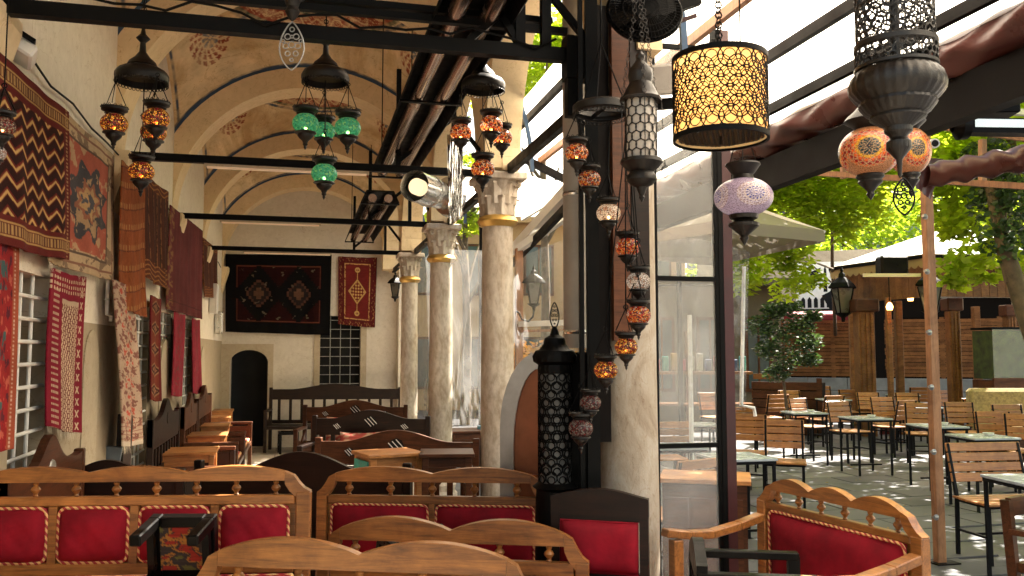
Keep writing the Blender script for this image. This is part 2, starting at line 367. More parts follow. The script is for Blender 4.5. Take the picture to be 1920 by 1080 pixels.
M_redm = glass_mosaic('red_mosaic', [(.6, .04, .03), (.8, .2, .04), (.7, .35, .1), (.25, .02, .02), (.65, .5, .4)], .1)
M_dim = glass_mosaic('unlit_mosaic', [(.28, .05, .05), (.3, .25, .22), (.12, .04, .04), (.4, .3, .25)], .02)
def globecol():
    m, n, l, b, o = mat('bead_mosaic_glass'); a = n.new('ShaderNodeVertexColor'); a.layer_name = 'Col'; v = tex(n, l)
    vo = n.new('ShaderNodeTexVoronoi'); vo.inputs['Scale'].default_value = 260; l.new(v, vo.inputs['Vector'])
    c = mul(n, l, a.outputs[0], ramp(n, l, vo.outputs['Distance'], [(.2, (1.1, 1.1, 1.1)), (.7, (.55, .5, .48))]))
    l.new(c, b.inputs['Base Color']); b.inputs['Roughness'].default_value = .18; l.new(c, b.inputs['Emission Color']); b.inputs['Emission Strength'].default_value = .05
    bump(n, l, vo.outputs['Distance'], b, .3, .002)
    tr = n.new('ShaderNodeBsdfTranslucent'); l.new(c, tr.inputs[0]); m1 = n.new('ShaderNodeMixShader'); m1.inputs[0].default_value = .28
    l.new(b.outputs[0], m1.inputs[1]); l.new(tr.outputs[0], m1.inputs[2]); l.new(m1.outputs[0], o.inputs[0]); return m
M_globe = globecol()
def shadecloth():
    m, n, l, b, o = mat('warm_shade_cloth'); c = (.80, .56, .26); b.inputs['Base Color'].default_value = (*c, 1); b.inputs['Roughness'].default_value = .9
    b.inputs['Emission Color'].default_value = (1, .66, .28, 1); b.inputs['Emission Strength'].default_value = .08
    tr = n.new('ShaderNodeBsdfTranslucent'); tr.inputs[0].default_value = (*c, 1); m1 = n.new('ShaderNodeMixShader'); m1.inputs[0].default_value = .5
    l.new(b.outputs[0], m1.inputs[1]); l.new(tr.outputs[0], m1.inputs[2]); l.new(m1.outputs[0], o.inputs[0]); return m
M_shade = shadecloth()
M_milk = simple('milky_lantern_lining', (.45, .42, .38), .6, 0, .15, 8, 0)
M_leaf = leafmat('bright_leaf', (.15, .22, .02), (.34, .42, .05), .75)
M_leafd = leafmat('dark_glossy_leaf', (.02, .045, .02), (.05, .09, .04), .25)
M_leafm = leafmat('mid_leaf', (.12, .20, .02), (.28, .36, .05), .72)
M_bark = simple('bark', (.10, .07, .045), .9, 0, .5, 9, .8)
def fabric_roof():
    m, n, l, b, o = mat('white_awning_cloth'); v = tex(n, l); f = noise(n, l, v, 1.3, 6, .6)
    c = ramp(n, l, f, [(.3, (.80, .74, .64)), (.7, (.90, .86, .78))]); l.new(c, b.inputs['Base Color']); b.inputs['Roughness'].default_value = .7
    t = n.new('ShaderNodeBsdfTranslucent'); l.new(c, t.inputs[0]); m1 = n.new('ShaderNodeMixShader'); m1.inputs[0].default_value = .8
    l.new(b.outputs[0], m1.inputs[1]); l.new(t.outputs[0], m1.inputs[2]); l.new(m1.outputs[0], o.inputs[0]); return m
M_awn = fabric_roof()
M_canvas = None
def canvas(nm, c, t_=.3):
    m, n, l, b, o = mat(nm); b.inputs['Base Color'].default_value = (*c, 1); b.inputs['Roughness'].default_value = .9
    v = tex(n, l); f = noise(n, l, v, 1.5, 6, .6); cc = ramp(n, l, f, [(.3, tuple(x * .85 for x in c)), (.7, c)]); l.new(cc, b.inputs['Base Color'])
    t = n.new('ShaderNodeBsdfTranslucent'); l.new(cc, t.inputs[0]); m1 = n.new('ShaderNodeMixShader'); m1.inputs[0].default_value = t_
    l.new(b.outputs[0], m1.inputs[1]); l.new(t.outputs[0], m1.inputs[2]); l.new(m1.outputs[0], o.inputs[0]); return m
M_canvas = canvas('beige_canvas', (.30, .26, .22), .12); M_roofw = canvas('white_roof_cloth', (.8, .8, .76), .15); M_valance = canvas('tan_valance', (.42, .28, .14), .3)
M_sheet = sheet('clear_plastic_sheet', (.65, .66, .66), .74, .1, .5)
M_sheet2 = sheet('milky_plastic_sheet', (.38, .38, .37), .60, .12, .3)
M_sheet3 = sheet('creased_clear_plastic', (.42, .44, .47), .80, .08, .2, (1, 6, 3))
def pane():
    m, n, l, b, o = mat('dusty_glass'); b.inputs['Base Color'].default_value = (.7, .7, .68, 1); b.inputs['Roughness'].default_value = .06
    v = tex(n, l); f = noise(n, l, v, 2.5, 7, .65, 1.5); r = n.new('ShaderNodeMapRange'); r.inputs[3].default_value = .95; r.inputs[4].default_value = .72; l.new(f, r.inputs[0])
    tp = n.new('ShaderNodeBsdfTransparent'); m2 = n.new('ShaderNodeMixShader'); l.new(r.outputs[0], m2.inputs[0]); l.new(b.outputs[0], m2.inputs[1]); l.new(tp.outputs[0], m2.inputs[2]); l.new(m2.outputs[0], o.inputs[0]); return m
M_pane = pane()
# ================================================================ SETTING
XL, XR, XC, A = -1.27, 1.48, 0.105, 1.375
YD = [3.75, 6.45, 9.2, 11.97, 14.75]; SPR = 2.99
def stonefloor(name, c1, c2, mortar, sc_, bw, rh):
    m, n, l, b, o = mat(name); v = tex(n, l)
    br = n.new('ShaderNodeTexBrick'); br.inputs['Color1'].default_value = (*c1, 1); br.inputs['Color2'].default_value = (*c2, 1); br.inputs['Mortar'].default_value = (*mortar, 1)
    br.inputs['Scale'].default_value = sc_; br.inputs['Mortar Size'].default_value = .012; br.inputs['Brick Width'].default_value = bw; br.inputs['Row Height'].default_value = rh; l.new(v, br.inputs[0])
    f = noise(n, l, v, 3, 7, .65); c = mul(n, l, br.outputs[0], ramp(n, l, f, [(.3, (.65, .65, .65)), (.7, (1.15, 1.12, 1.1))]))
    l.new(c, b.inputs['Base Color']); rr = ramp(n, l, f, [(.3, (.45,) * 3), (.7, (.8,) * 3)]); l.new(rr, b.inputs['Roughness']); bump(n, l, noise(n, l, v, 12, 5), b, .3, .006); return m
M_floor = stonefloor('worn_stone_floor', (.36, .32, .26), (.42, .38, .31), (.18, .15, .12), 1, .7, .45)
M_pave = stonefloor('grey_paving', (.045, .045, .049), (.06, .06, .064), (.03, .03, .03), 1, .8, .5)
M_slab = simple('grey_paving_slab', (.056, .054, .060), .62, 0, .35, 2.2, .35)
def slabvary():
    n, l = M_slab.node_tree.nodes, M_slab.node_tree.links; b = n['Principled BSDF']; src = b.inputs['Base Color'].links[0].from_socket; oi = n.new('ShaderNodeObjectInfo'); c = mul(n, l, src, ramp(n, l, oi.outputs['Random'], [(0, (.72, .72, .74)), (.8, (1.1, 1.1, 1.08)), (1, (1.9, 1.9, 1.85))])); l.new(c, b.inputs['Base Color'])
slabvary()
ground = struct(MB().box((30, 30, -.26), (140, 140, .5)).build('ground', M_pave))
hf = struct(MB().box((XC, 5, -.003), (2.9, 20, .03)).build('hall_floor', M_floor))
# paving slabs near the open side
mslab = MB().box((0, 0, 0), (.782, .482, .05), None, .004).mesh('paving_slab', M_slab)
k = 0
for i in range(12):
    for j in range(22):
        x = 2.6 + .8 * i + (.4 if j % 2 else 0); y = 3.0 + .5 * j
        if x / y > .95 or x / y < .33: continue
        s = link('slab', mslab, ground); s.location = (x, y, -.0205 + random.uniform(-.0015, .0015)); s.rotation_euler = (random.uniform(-.002, .002), random.uniform(-.002, .002), 0); k += 1

def wall_open(name, X, Y0, Y1, Z0, Z1, holes, m, depth, sgn, parent=None, axis='x'):
    """plane wall with rectangular openings and reveals; axis x: plane X=const facing +X, axis y: plane Y=const facing -Y"""
    ys = sorted({Y0, Y1, *[h[0] for h in holes], *[h[1] for h in holes]}); zs = sorted({Z0, Z1, *[h[2] for h in holes], *[h[3] for h in holes]})
    mb = MB()
    def P(u, z, d): return (X + sgn * d, u, z) if axis == 'x' else (u, X + sgn * d, z)
    for i in range(len(ys) - 1):
        for j in range(len(zs) - 1):
            cy, cz = (ys[i] + ys[i + 1]) / 2, (zs[j] + zs[j + 1]) / 2
            if any(h[0] < cy < h[1] and h[2] < cz < h[3] for h in holes): continue
            mb.add([P(ys[i], zs[j], 0), P(ys[i + 1], zs[j], 0), P(ys[i + 1], zs[j + 1], 0), P(ys[i], zs[j + 1], 0)], [(0, 1, 2, 3)])
    for (a, b, c, d) in holes:
        q = [P(a, c, 0), P(b, c, 0), P(b, d, 0), P(a, d, 0), P(a, c, depth), P(b, c, depth), P(b, d, depth), P(a, d, depth)]
        mb.add(q, [(0, 4, 5, 1), (1, 5, 6, 2), (2, 6, 7, 3), (3, 7, 4, 0)])
    mb.add([P(Y0, Z0, depth + .12), P(Y1, Z0, depth + .12), P(Y1, Z1, depth + .12), P(Y0, Z1, depth + .12)], [(0, 1, 2, 3)])
    mb.add([P(Y0, Z1, 0), P(Y1, Z1, 0), P(Y1, Z1, depth + .12), P(Y0, Z1, depth + .12)], [(0, 1, 2, 3)])
    return struct(mb.build(name, m, parent))
def wy(px): return atX(px, 660, XL).y
wins = [(wy(22), wy(88), .55, 1.98), (wy(235), wy(278), .55, 1.98), (wy(299), wy(319), .55, 1.98), (wy(344), wy(359), .55, 1.98)]
wleft = wall_open('hall_wall_left', XL, 1.0, 14.95, 0, 5.4, wins, M_white, .32, -1)
# windows: dusty panes and white iron grilles
for i, (a, b, c, d) in enumerate(wins):
    t = thing('barred_window', ['white barred window between the red runner and the pale kilim', 'barred window behind the long beige runner on the side wall',
        'narrow barred window beside the thin dark runner', 'far barred window between the two plain red runners'][i], 'window', (XL - .30, (a + b) / 2, c), 0, 'barred windows of the long wall')
    W, H = b - a, d - c
    MB().box((-.015, 0, H / 2), (.01, W, H)).build('pane', simple('dark_window_glass%d' % i, (.05, .055, .04), .12, 0, .4, 3, 0), t)
    nb = max(2, round(W / .17))
    for q in range(1, nb): MB().tube([(.27, -W / 2 + W * q / nb, 0), (.27, -W / 2 + W * q / nb, H)], .010, 8).build('bar', M_whitepaint, t)
    for q in range(1, 13): MB().tube([(.285, -W / 2, H * q / 13), (.285, W / 2, H * q / 13)], .010, 8).build('bar', M_whitepaint, t)
# painted arched niches
for i, (p0, p1, yt, yb) in enumerate([(156, 184, 618, 800), (300, 318, 636, 760), (376, 384, 650, 730)]):
    a, b = wy(p0), wy(p1); z1 = atX((p0 + p1) / 2, yt, XL).z; r = (b - a) / 2; z0 = .35
    poly = [(a, z0), (b, z0)] + [((a + b) / 2 + r * math.cos(t_), z1 - r * 1.2 + r * 1.2 * math.sin(t_)) for t_ in np.linspace(0, math.pi, 13)]
    mb = MB(); mb.prism(poly, 0, .03); mb.v = [(XL - .012 + (.02 - y), x, z) for x, y, z in mb.v]
    tag(mb.build('arched_niche_panel', M_beige), ['arched beige niche beside the pale kilim', 'arched beige niche beyond the thin dark runner', 'last small arched niche by the far corner'][i], 'niche', 'arched niches of the long wall')
# end wall
Ye = 14.95
def ex(px): return atY(px, 660, Ye).x
def ez(px, py): return atY(px, py, Ye).z
dx0, dx1, dz = ex(432), ex(503), ez(468, 655)
gx0, gx1, gz0, gz1 = ex(600), ex(676), ez(640, 728), ez(640, 592)
wall_open('end_wall', Ye, XL - .4, XR + .3, 0, 5.4, [(dx0, dx1, 0, dz), (gx0, gx1, gz0, gz1)], M_white2, .35, 1, axis='y')
# door surround + black doorway with arched head
t = thing('arched_doorway', 'dark arched doorway in a beige surround in the end wall', 'doorway', ((dx0 + dx1) / 2, Ye, 0))
W = dx1 - dx0; sx = ex(409) - (dx0 + dx1) / 2; sx2 = ex(513) - (dx0 + dx1) / 2
outer = [(sx, 0), (-W / 2, 0)]; arc = [(-W / 2 * math.cos(a), dz - .22 + .21 * math.sin(a)) for a in np.linspace(0, math.pi, 15)]
mb = MB(); ztop = ez(460, 645)
lower = [(sx, 0)] + arc[:1] + arc + [(sx2, 0)]
mb.strip([(sx, 0), (-W / 2, 0)], [(sx, ztop), (-W / 2, ztop)], -.012, .02)
mb.strip(arc, [(x, ztop) for x, z in arc], -.012, .02); mb.strip([(W / 2, 0), (sx2, 0)], [(W / 2, ztop), (sx2, ztop)], -.012, .02)
mb.build('surround', M_beige, t)
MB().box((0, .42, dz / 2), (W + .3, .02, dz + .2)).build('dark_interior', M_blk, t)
MB().box((W / 2 + .012, .22, dz / 2), (.03, .3, dz)).build('door_leaf', M_black, t)
t = thing('grille_window', 'dark grilled window low in the end wall behind the benches', 'window', ((gx0 + gx1) / 2, Ye, gz0)); W, H = gx1 - gx0, gz1 - gz0
MB().box((0, .2, H / 2), (W, .01, H)).build('pane', M_blk, t)
for q in range(1, 4): MB().tube([(-W / 2 + W * q / 4, .05, 0), (-W / 2 + W * q / 4, .05, H)], .007, 6).build('bar', M_silver, t)
for q in range(0, 8): MB().tube([(-W / 2, .04, H * (q + .5) / 8), (W / 2, .04, H * (q + .5) / 8)], .007, 6).build('bar', M_silver, t)
for s in (-1, 1): MB().box((s * (W / 2 + .05), -.008, H / 2), (.1, .02, H + .1)).build('side_surround', M_beige, t)

# vaulted ceiling
RIBD = .36; BY = (2.75 - RIBD) / 2; ARC = 1.62; RS = math.hypot(ARC, BY)
BLUE = np.array([.035, .07, .13]); RED = np.array([.30, .05, .03]); CREAM = np.array([.80, .62, .38]); GRN = np.array([.03, .07, .05]); PALE = np.array([.70, .52, .30])
def vault_colors(X, Y):
    n = X.shape[0]; C = np.tile(CREAM, (n, 1))
    wob = .5 + .5 * np.sin(X * 3 + Y * 2) * np.cos(Y * 5 - X); C = C * (1 - .08 * wob[:, None])
    r = np.hypot(X, Y); th = np.arctan2(Y, X)
    def put(mask, c): C[mask] = c
    put((r > .86) & (r < .90), BLUE); put((r > .80) & (r < .845), GRN); put((r > .60) & (r < .80), RED)
    scr = (np.abs(((th * 9 + 1.4 * np.sin(r * 40)) % 1.0) - .5) < .10 + .05 * np.sin(th * 31)) | (np.abs(r - .7 - .05 * np.sin(th * 23)) < .013)
    put((r > .62) & (r < .78) & scr, PALE); put((r > .57) & (r < .60), GRN); put((r > .53) & (r < .55), BLUE)
    st = np.abs(((th * 8 / (2 * math.pi)) % 1) - .5) * 2; put((r < .45) & (st * .45 > r), RED * 1.1)
    d = BY - np.abs(Y); put((d < .016), BLUE)
    d2 = A - np.abs(X); put((d2 > .03) & (d2 < .055), BLUE)
    for sx_ in (-1, 1):
        for sy_ in (-1, 1):
            cx, cy = sx_ * 1.0, sy_ * .64; dx, dy = (X - cx) * 1.75, (Y - cy) * 1.0; rr = np.hypot(dx, dy) / .31; tt = np.arctan2(dy, dx)
            pet = np.cos(tt * 8); bl = (rr < .42) & (pet > -.2); C[bl & (rr > .08)] = BLUE * 1.6
            rd = (rr < 1) & (rr > .45) & (np.abs(np.sin(tt * 8 + 5 * rr)) > .62) & (((rr * 5) % 1) > .22); C[rd] = RED
    wr = sum(np.sin(X * a_ + b_) * np.cos(Y * c2_ + d_) for a_, b_, c2_, d_ in ((7, 1, 9, 2), (17, 3, 13, 0), (31, 5, 37, 1), (61, 2, 53, 4))) / 4
    wf = np.clip(.30 + .9 * wr, .05, .75)[:, None]; return C * (1 - wf) + CREAM[None] * (.93 + .07 * wr[:, None]) * wf
def vault_bay(name, y0, y1, detail):
    cy = (y0 + y1) / 2; nu, nv = (250, 210) if detail else (40, 32)
    u, v = np.meshgrid(np.linspace(-A, A, nu), np.linspace(-BY, BY, nv)); U, V = u.ravel(), v.ravel()
    Z = SPR + np.sqrt(np.maximum(RS ** 2 - U ** 2 - V ** 2, .0001))
    P = np.stack([U + XC, V + cy, Z], 1); C = vault_colors(U, V) if detail else np.tile(CREAM, (len(U), 1))
    return struct(link(name, npmesh(name, P, gridF(nu, nv), M_vault, C)))
yy = [-1.75, 1.0] + YD
for i in range(1, len(yy) - 1): vault_bay('vault', yy[i], yy[i + 1], i >= 1)
M_blueline = simple('blue_line_paint', tuple(BLUE), .8, 0, .3, 5, 0)
def arch_rib(y, label):
    t = thing('arch_rib', label, 'arch', (XC, y, SPR), 0, 'transverse arches of the hall'); mb = MB()
    an = np.linspace(0, math.pi, 41); lo = [(A * math.cos(a), A * math.sin(a)) for a in an]; up = [(max(-A - .2, min(A + .12, (ARC + .28) * math.cos(a))), (ARC + .28) * math.sin(a)) for a in an]
    mb.strip(lo, up, -RIBD / 2, RIBD / 2); mb.build('voussoir_band', M_cream, t, True)
    l2 = [(A * 1.158 * math.cos(a), A * 1.158 * math.sin(a)) for a in an]; u2 = [(A * 1.18 * math.cos(a), A * 1.18 * math.sin(a)) for a in an]
    MB().strip(l2, u2, -RIBD / 2 - .003, -RIBD / 2 + .02).build('painted_blue_line', M_blueline, t)
    MB().prism([(-A, 0), (-A + .10, 0), (-A + .10, -.05), (-A, -.42)], -RIBD / 2, RIBD / 2).build('corbel', M_cream, t)
    return t
arch_rib(3.75, 'cream plaster arch overhead, first above the front iron tie bars'); arch_rib(1.0, 'cream plaster arch above the front seats')
arch_rib(6.45, 'wide cream arch springing above the first marble column'); arch_rib(9.2, 'cream arch with dark blue line above the second marble column')
arch_rib(11.97, 'third smaller cream arch deep in the hall'); arch_rib(14.77, 'last arch set against the end wall')
# arcade wall over the columns
def arcade(y0, y1, nm):
    cy = (y0 + y1) / 2; r = (y1 - y0) / 2 - .17; h = (y1 - y0) / 2
    an = np.linspace(0, math.pi, 25); lo = [(h, 0.0)] + [(r * math.cos(a), r * 1.0 * math.sin(a) + .02) for a in an] + [(-h, 0.0)]
    up = [(x if i not in (0, len(lo) - 1) else x, 2.35) for i, (x, z) in enumerate(lo)]
    mb = MB().strip(lo, up, -.14, .14); mb.v = [(XR - y, x + cy, z + SPR) for x, y, z in mb.v]
    return struct(mb.build(nm, M_cream))
for i in range(2, len(yy) - 1): arcade(yy[i], yy[i + 1], 'arcade_wall')
# flat roof slab above the vaults so daylight only comes from the open side
struct(MB().box((XC, 7.95, 5.48), (3.3, 14.1, .12)).build('hall_roof', M_beige))
struct(MB().box((XR + .17, 14.85, 1.5), (.06, .5, 3.0)).build('end_pier', M_white2))

# ================================================================ COLUMNS
def column(x, y, r, label, dirty=False):
    t = thing('marble_column', label, 'column', (x, y, 0), 0, 'columns of the arcade'); top = 2.98
    MB().lathe([(r * 1.04, .25), (r * 1.02, 1.2), (r * .96, 2.58)], 32).build('shaft', M_stone if dirty else M_marble, t, True)
    MB().lathe([(r * 1.5, .0), (r * 1.5, .1), (r * 1.3, .13), (r * 1.4, .19), (r * 1.05, .25)], 32).build('base', M_marble, t, True)
    MB().lathe([(r * .9, 2.565), (r * 1.16, 2.58), (r * 1.30, 2.612), (r * 1.16, 2.645), (r * .9, 2.66)], 32).build('gilt_ring', M_gold, t, True)
    mb = MB(); mb.lathe([(r * .92, 2.65), (r * .95, 2.72), (r * 1.0, 2.80), (r * 1.2, 2.87), (r * 1.4, 2.92)], 32)
    mb.build('capital_bell', M_marble, t, True)
    for tier, (n_, z0, z1, ro) in enumerate([(8, 2.655, 2.80, 1.05), (8, 2.74, 2.905, 1.16)]):
        for k_ in range(n_):
            a = 2 * math.pi * (k_ + .5 * tier) / n_; ca, sa = math.cos(a), math.sin(a); vs = []; fs = []
            for q in range(6):
                f = q / 5; rr = r * (ro - .06 + .42 * f ** 2.6); z = z0 + (z1 - z0) * (0, .32, .62, .86, 1.0, .90)[q]
                wdt = r * .42 * (math.sin(math.pi * (.18 + .75 * f)) ** .6)
                wdt *= (1, 1, 1, .95, .75, .30)[q]
                for s_, dd in ((-1, -.012), (-.45, .004), (0, .016), (.45, .004), (1, -.012)):
                    vs.append(((rr + dd) * ca - s_ * wdt * sa, (rr + dd) * sa + s_ * wdt * ca, z))
            for q in range(5):
                for s_ in range(4): fs.append((q * 5 + s_, q * 5 + s_ + 1, q * 5 + s_ + 6, q * 5 + s_ + 5))
            MB().add(vs, fs).build('acanthus_leaf', M_marble, t, True)
    for k_ in range(4):
        a = math.pi / 4 + k_ * math.pi / 2; MB().ring((r * 1.45 * math.cos(a), r * 1.45 * math.sin(a), 2.895), (math.cos(a), math.sin(a), 0), (0, 0, 1), .026, .012, 12, 5).build('volute', M_marble, t, True)
    MB().box((0, 0, 2.95), (r * 3.1, r * 3.1, .06), None, .01).build('abacus', M_marble, t)
    return t
column(XR, YD[1], .125, 'first marble column with gilt ring, beside the copper stove')
column(XR, YD[2], .125, 'second marble column with gilt ring and leafy capital')
column(XR, YD[3], .118, 'third and slimmest marble column, beside the wrapped pier')
t = thing('stone_pillar', 'massive worn stone pillar beside the dusty glass screen', 'column', (1.49, 3.76, 0), 0, 'columns of the arcade')
MB().lathe([(.135, 0), (.137, .9), (.132, 1.5), (.128, 2.9), (.13, 3.2)], 40).build('shaft', M_stone, t, True)
MB().box((.0, -.150, 2.85), (.085, .04, 2.2)).build('dark_board', M_dark, t); MB().box((-.088, -.148, 2.8), (.084, .035, 2.3)).build('dark_board', M_mid, t)
MB().box((-.165, -.05, 2.2), (.06, .16, 2.0)).build('dark_board', M_beam, t)

# ================================================================ TIE BARS AND TRUSS
def tiebar(y, label, frame=True, ext=0):
    t = thing('iron_tie_bar', label, 'tie bar', (0, y, SPR), 0, 'iron tie bars across the hall')
    MB().box(((XL + XR - .06) / 2, 0, 0), (XR - .06 - XL, .05, .055)).build('bar', M_iron, t)
    if frame:
        for x, h in ((XR - .35, .75), (XR - .78, .75)): MB().box((x, 0, h / 2 + .03), (.035, .035, h)).build('upright', M_iron, t)
        MB().bar((XR - .78, .0, .06), (XR - .36, .0, .42), .03).build('brace', M_iron, t)
        MB().bar((XR - .36, .0, .45), (XR - .05, .0, .06), .03).build('brace', M_iron, t)
    return t
tiebar(YD[1], 'iron tie bar above the first marble column, a fluorescent tube under it'); tiebar(YD[2], 'second iron tie bar, from the plain red rug to the second column')
tiebar(YD[3], 'third iron tie bar in front of the big dark wall rug')
t = thing('iron_truss', 'black iron truss of several bars crossing the top of the view', 'truss', (0, 3.75, SPR))
MB().box(((XL + 1.33) / 2, 0, 0), (1.33 - XL, .055, .062)).build('bottom_bar', M_iron, t)
MB().box(((XL + 1.2) / 2, .02, .125), (1.2 - XL, .035, .03)).build('middle_bar', M_iron, t)
MB().box((-.05, .10, .20), (2.4, .04, .03)).build('top_bar', M_iron, t)
MB().box((.1, .3, .10), (1.9, .03, .03)).build('rear_bar', M_iron, t)
for x in (-1.19, .965, 1.09): MB().box((x, .0, .32), (.045, .045, .6)).build('upright', M_iron, t)
for a, b in (((.72, 0, .03), (.96, 0, .25)), ((.97, 0, .25), (1.2, 0, .5)), ((.78, 0, .3), (.96, 0, .04)), ((1.0, 0, .42), (1.28, 0, .1))): MB().bar(a, b, .03).build('brace', M_iron, t)
MB().box((1.24, -.02, -.02), (.13, .09, .2)).build('bracket_box', M_iron, t); MB().box((1.21, -.03, -.2), (.06, .05, .2)).build('bracket_tail', M_iron, t)
MB().box((-1.25, 0, -.1), (.06, .08, .35)).build('wall_bracket', M_iron, t)
t = thing('longitudinal_tie_bar', 'dark iron bar running from column to column along the arcade', 'tie bar', (XR, 0, SPR + .01))
for a, b in zip(YD[:-1], YD[1:]): MB().box((.06, (a + b) / 2, .0), (.05, b - a - .02, .07)).build('bar', M_iron, t)
# fluorescent battens
for (p0, p1, py, Y, lb) in ((383, 692, 321, YD[1], 'long fluorescent tube under the first iron tie bar'), (412, 602, 421, YD[2], 'fluorescent tube under the second iron tie bar'), (455, 622, 474, YD[3], 'fluorescent tube under the third iron tie bar')):
    a = atY(p0, py, Y - .0); b = atY(p1, py, Y); z = SPR - .045
    t = thing('fluorescent_tube', lb, 'light', ((a.x + b.x) / 2, Y, z), 0, 'fluorescent tubes'); W = b.x - a.x
    MB().box((0, 0, .004), (W, .04, .022)).build('batten', M_beige, t); MB().tube([(-W / 2 + .02, -.015, -.012), (W / 2 - .02, -.015, -.012)], .010, 10).build('tube', M_tube, t)

# ================================================================ TUBE HEATERS
def heater(y0, y1, x, z, label, wid=.36):
    t = thing('tube_heater', label, 'heater', (x, (y0 + y1) / 2, z), 0, 'twin tube radiant heaters'); L = y1 - y0
    hood = [(-wid / 2, -.05), (-wid / 2 + .05, .06), (wid / 2 - .05, .06), (wid / 2, -.05), (wid / 2 + .008, -.045), (wid / 2 - .045, .072), (-wid / 2 + .045, .072), (-wid / 2 - .008, -.045)]
    MB().prism(hood, -L / 2, L / 2).build('reflector_hood', M_iron, t)
    for s in (-1, 1): MB().tube([(s * .078, -L / 2 - .02, -.01), (s * .078, L / 2 + .02, -.01)], .042, 20).build('heater_tube', simple('burnished_tube_%s%d' % (label[:5], s), (.38, .27, .22), .2, .95, .35, 2, .02), t, True)
    for q in (-.49, -.08, .49): MB().box((0, L * q, -.058), (wid + .02, .035, .012)).build('bracket', M_iron, t)
    for q in (.4,):
        for s in (-1, 1): MB().tube([(s * .12, L * q, .07), (s * .12, L * q, 1.2)], .005, 6).build('hanger', M_iron, t)
heater(3.35, 7.35, .74, 3.16, 'long twin tube heater hung under the near vaults')
heater(8.4, 11.5, .74, 3.12, 'further twin tube heater hung deep in the hall')

# ================================================================ RUGS
def fbm(u, v, s, seed=0):
    r = np.random.default_rng(seed); o = 0
    for k_ in range(5):
        a, b, c, d = r.uniform(.4, 1.6, 4) * s * 1.8 ** k_; p = r.uniform(0, 6.28, 2); o = o + np.sin(u * a * 6.28 + p[0] + 1.3 * np.sin(v * c * 5)) * np.cos(v * b * 6.28 + p[1] + np.sin(u * d * 4)) / 1.7 ** k_
    return o
def pick(cond, a, b): return np.where(cond[:, None], a, b)
c_ = lambda *a: np.array(a)
def pat_zigzag(u, v):
    C = np.tile(c_(.030, .010, .008), (len(u), 1)); tri = np.abs(((u * 8) % 1) - .5) * 2
    t_ = v * 10.5 - tri * .62 + .12 * u; f = t_ % 1
    C = pick((f > .25) & (f < .42), c_(.16, .02, .015), C); C = pick((f > .42) & (f < .62), c_(.58, .36, .13), C); C = pick((f > .62) & (f < .72), c_(.10, .012, .01), C)
    bd = (v < .17) | (v > .84) | (u > .93) | (u < .04); C = pick(bd, c_(.12, .018, .015), C)
    for a, b in ((.06, .115), (.885, .94)):
        k1 = (v > a) & (v < b); C = pick(k1, c_(.10, .03, .02), C); C = pick(k1 & (((u * 42) % 1) < .45), c_(.42, .25, .10), C)
        for e in (a - .008, b + .008): C = pick(np.abs(v - e) < .006, c_(.45, .27, .1), C)
    C = pick(bd & (np.abs(u - .965) < .012) & (((v * 40) % 1) < .5), c_(.35, .2, .1), C)
    return C
def pat_faded(u, v):
    C = np.tile(c_(.40, .11, .07), (len(u), 1)); n_ = fbm(u, v, 3, 3)
    C = pick(n_ > .7, c_(.48, .30, .17), C)
    x, y = (u - .5) * 1.0, (v - .5) * 1.25; r = np.hypot(x, y); th = np.arctan2(y, x); m = r * (1 + .18 * np.cos(th * 8)) + .02 * n_
    C = pick(m < .30, c_(.07, .065, .07), C); C = pick((m < .27) & (n_ > .1), c_(.40, .26, .14), C); C = pick(m < .16, c_(.30, .12, .07), C); C = pick(m < .12, c_(.45, .28, .13), C); C = pick((m < .12) & (n_ > .4), c_(.08, .08, .09), C)
    bd = (u < .13) | (u > .87) | (v < .12) | (v > .86); C = pick(bd, c_(.50, .36, .22), C); C = pick(bd & (n_ > .55), c_(.22, .15, .10), C)
    e = np.minimum(np.minimum(u, 1 - u) * 1.0, np.minimum(v, 1 - v)); C = pick(np.abs(e - .125) < .008, c_(.12, .08, .06), C); C = pick(np.abs(e - .05) < .007, c_(.25, .12, .08), C)
    return C * (1 + .1 * n_[:, None] / 2)
def pat_kilim(u, v):
    C = np.tile(c_(.22, .014, .03), (len(u), 1)); W = c_(.62, .46, .32)
    cen = (u > .27) & (u < .80) & (v > .17); k1 = (np.abs(((u * 15 + .25 * np.sin(v * 110)) % 1) - .5) < .28) & (((v * 34 + .5 * (np.floor(u * 15) % 2)) % 1) > .18)
    C = pick(cen, c_(.20, .06, .05), C); C = pick(cen & k1, W, C); C = pick(cen & (v < .20), W * .9, C)
    sd = (u > .84) & (u < .95); f = (v * 13) % 1; C = pick(sd & (np.abs(np.abs(u - .895) * 9 - np.abs(f - .5)) < .12) & (np.abs(f - .5) < .3), W, C)
    sd = (u > .07) & (u < .2) & (((v * 26) % 1) < .4) & (((u * 40) % 1) < .6); C = pick(sd, W * .8, C)
    tp = (v < .13) & (v > .03) & (((u * 16) % 1) < .4) & (((v * 28) % 1) < .6); C = pick(tp, W, C); return C
def pat_orange(u, v):
    n_ = fbm(u, v, 5, 9); C = np.tile(c_(.24, .065, .022), (len(u), 1)); C = C * (1 + .25 * n_[:, None] * .5); st = ((v * 7 + .8 * u) % 1); C = pick((st < .25) & (((u * 14) % 1) < .5), c_(.34, .16, .06), C); C = pick((st > .28) & (st < .32), c_(.09, .03, .02), C); return C
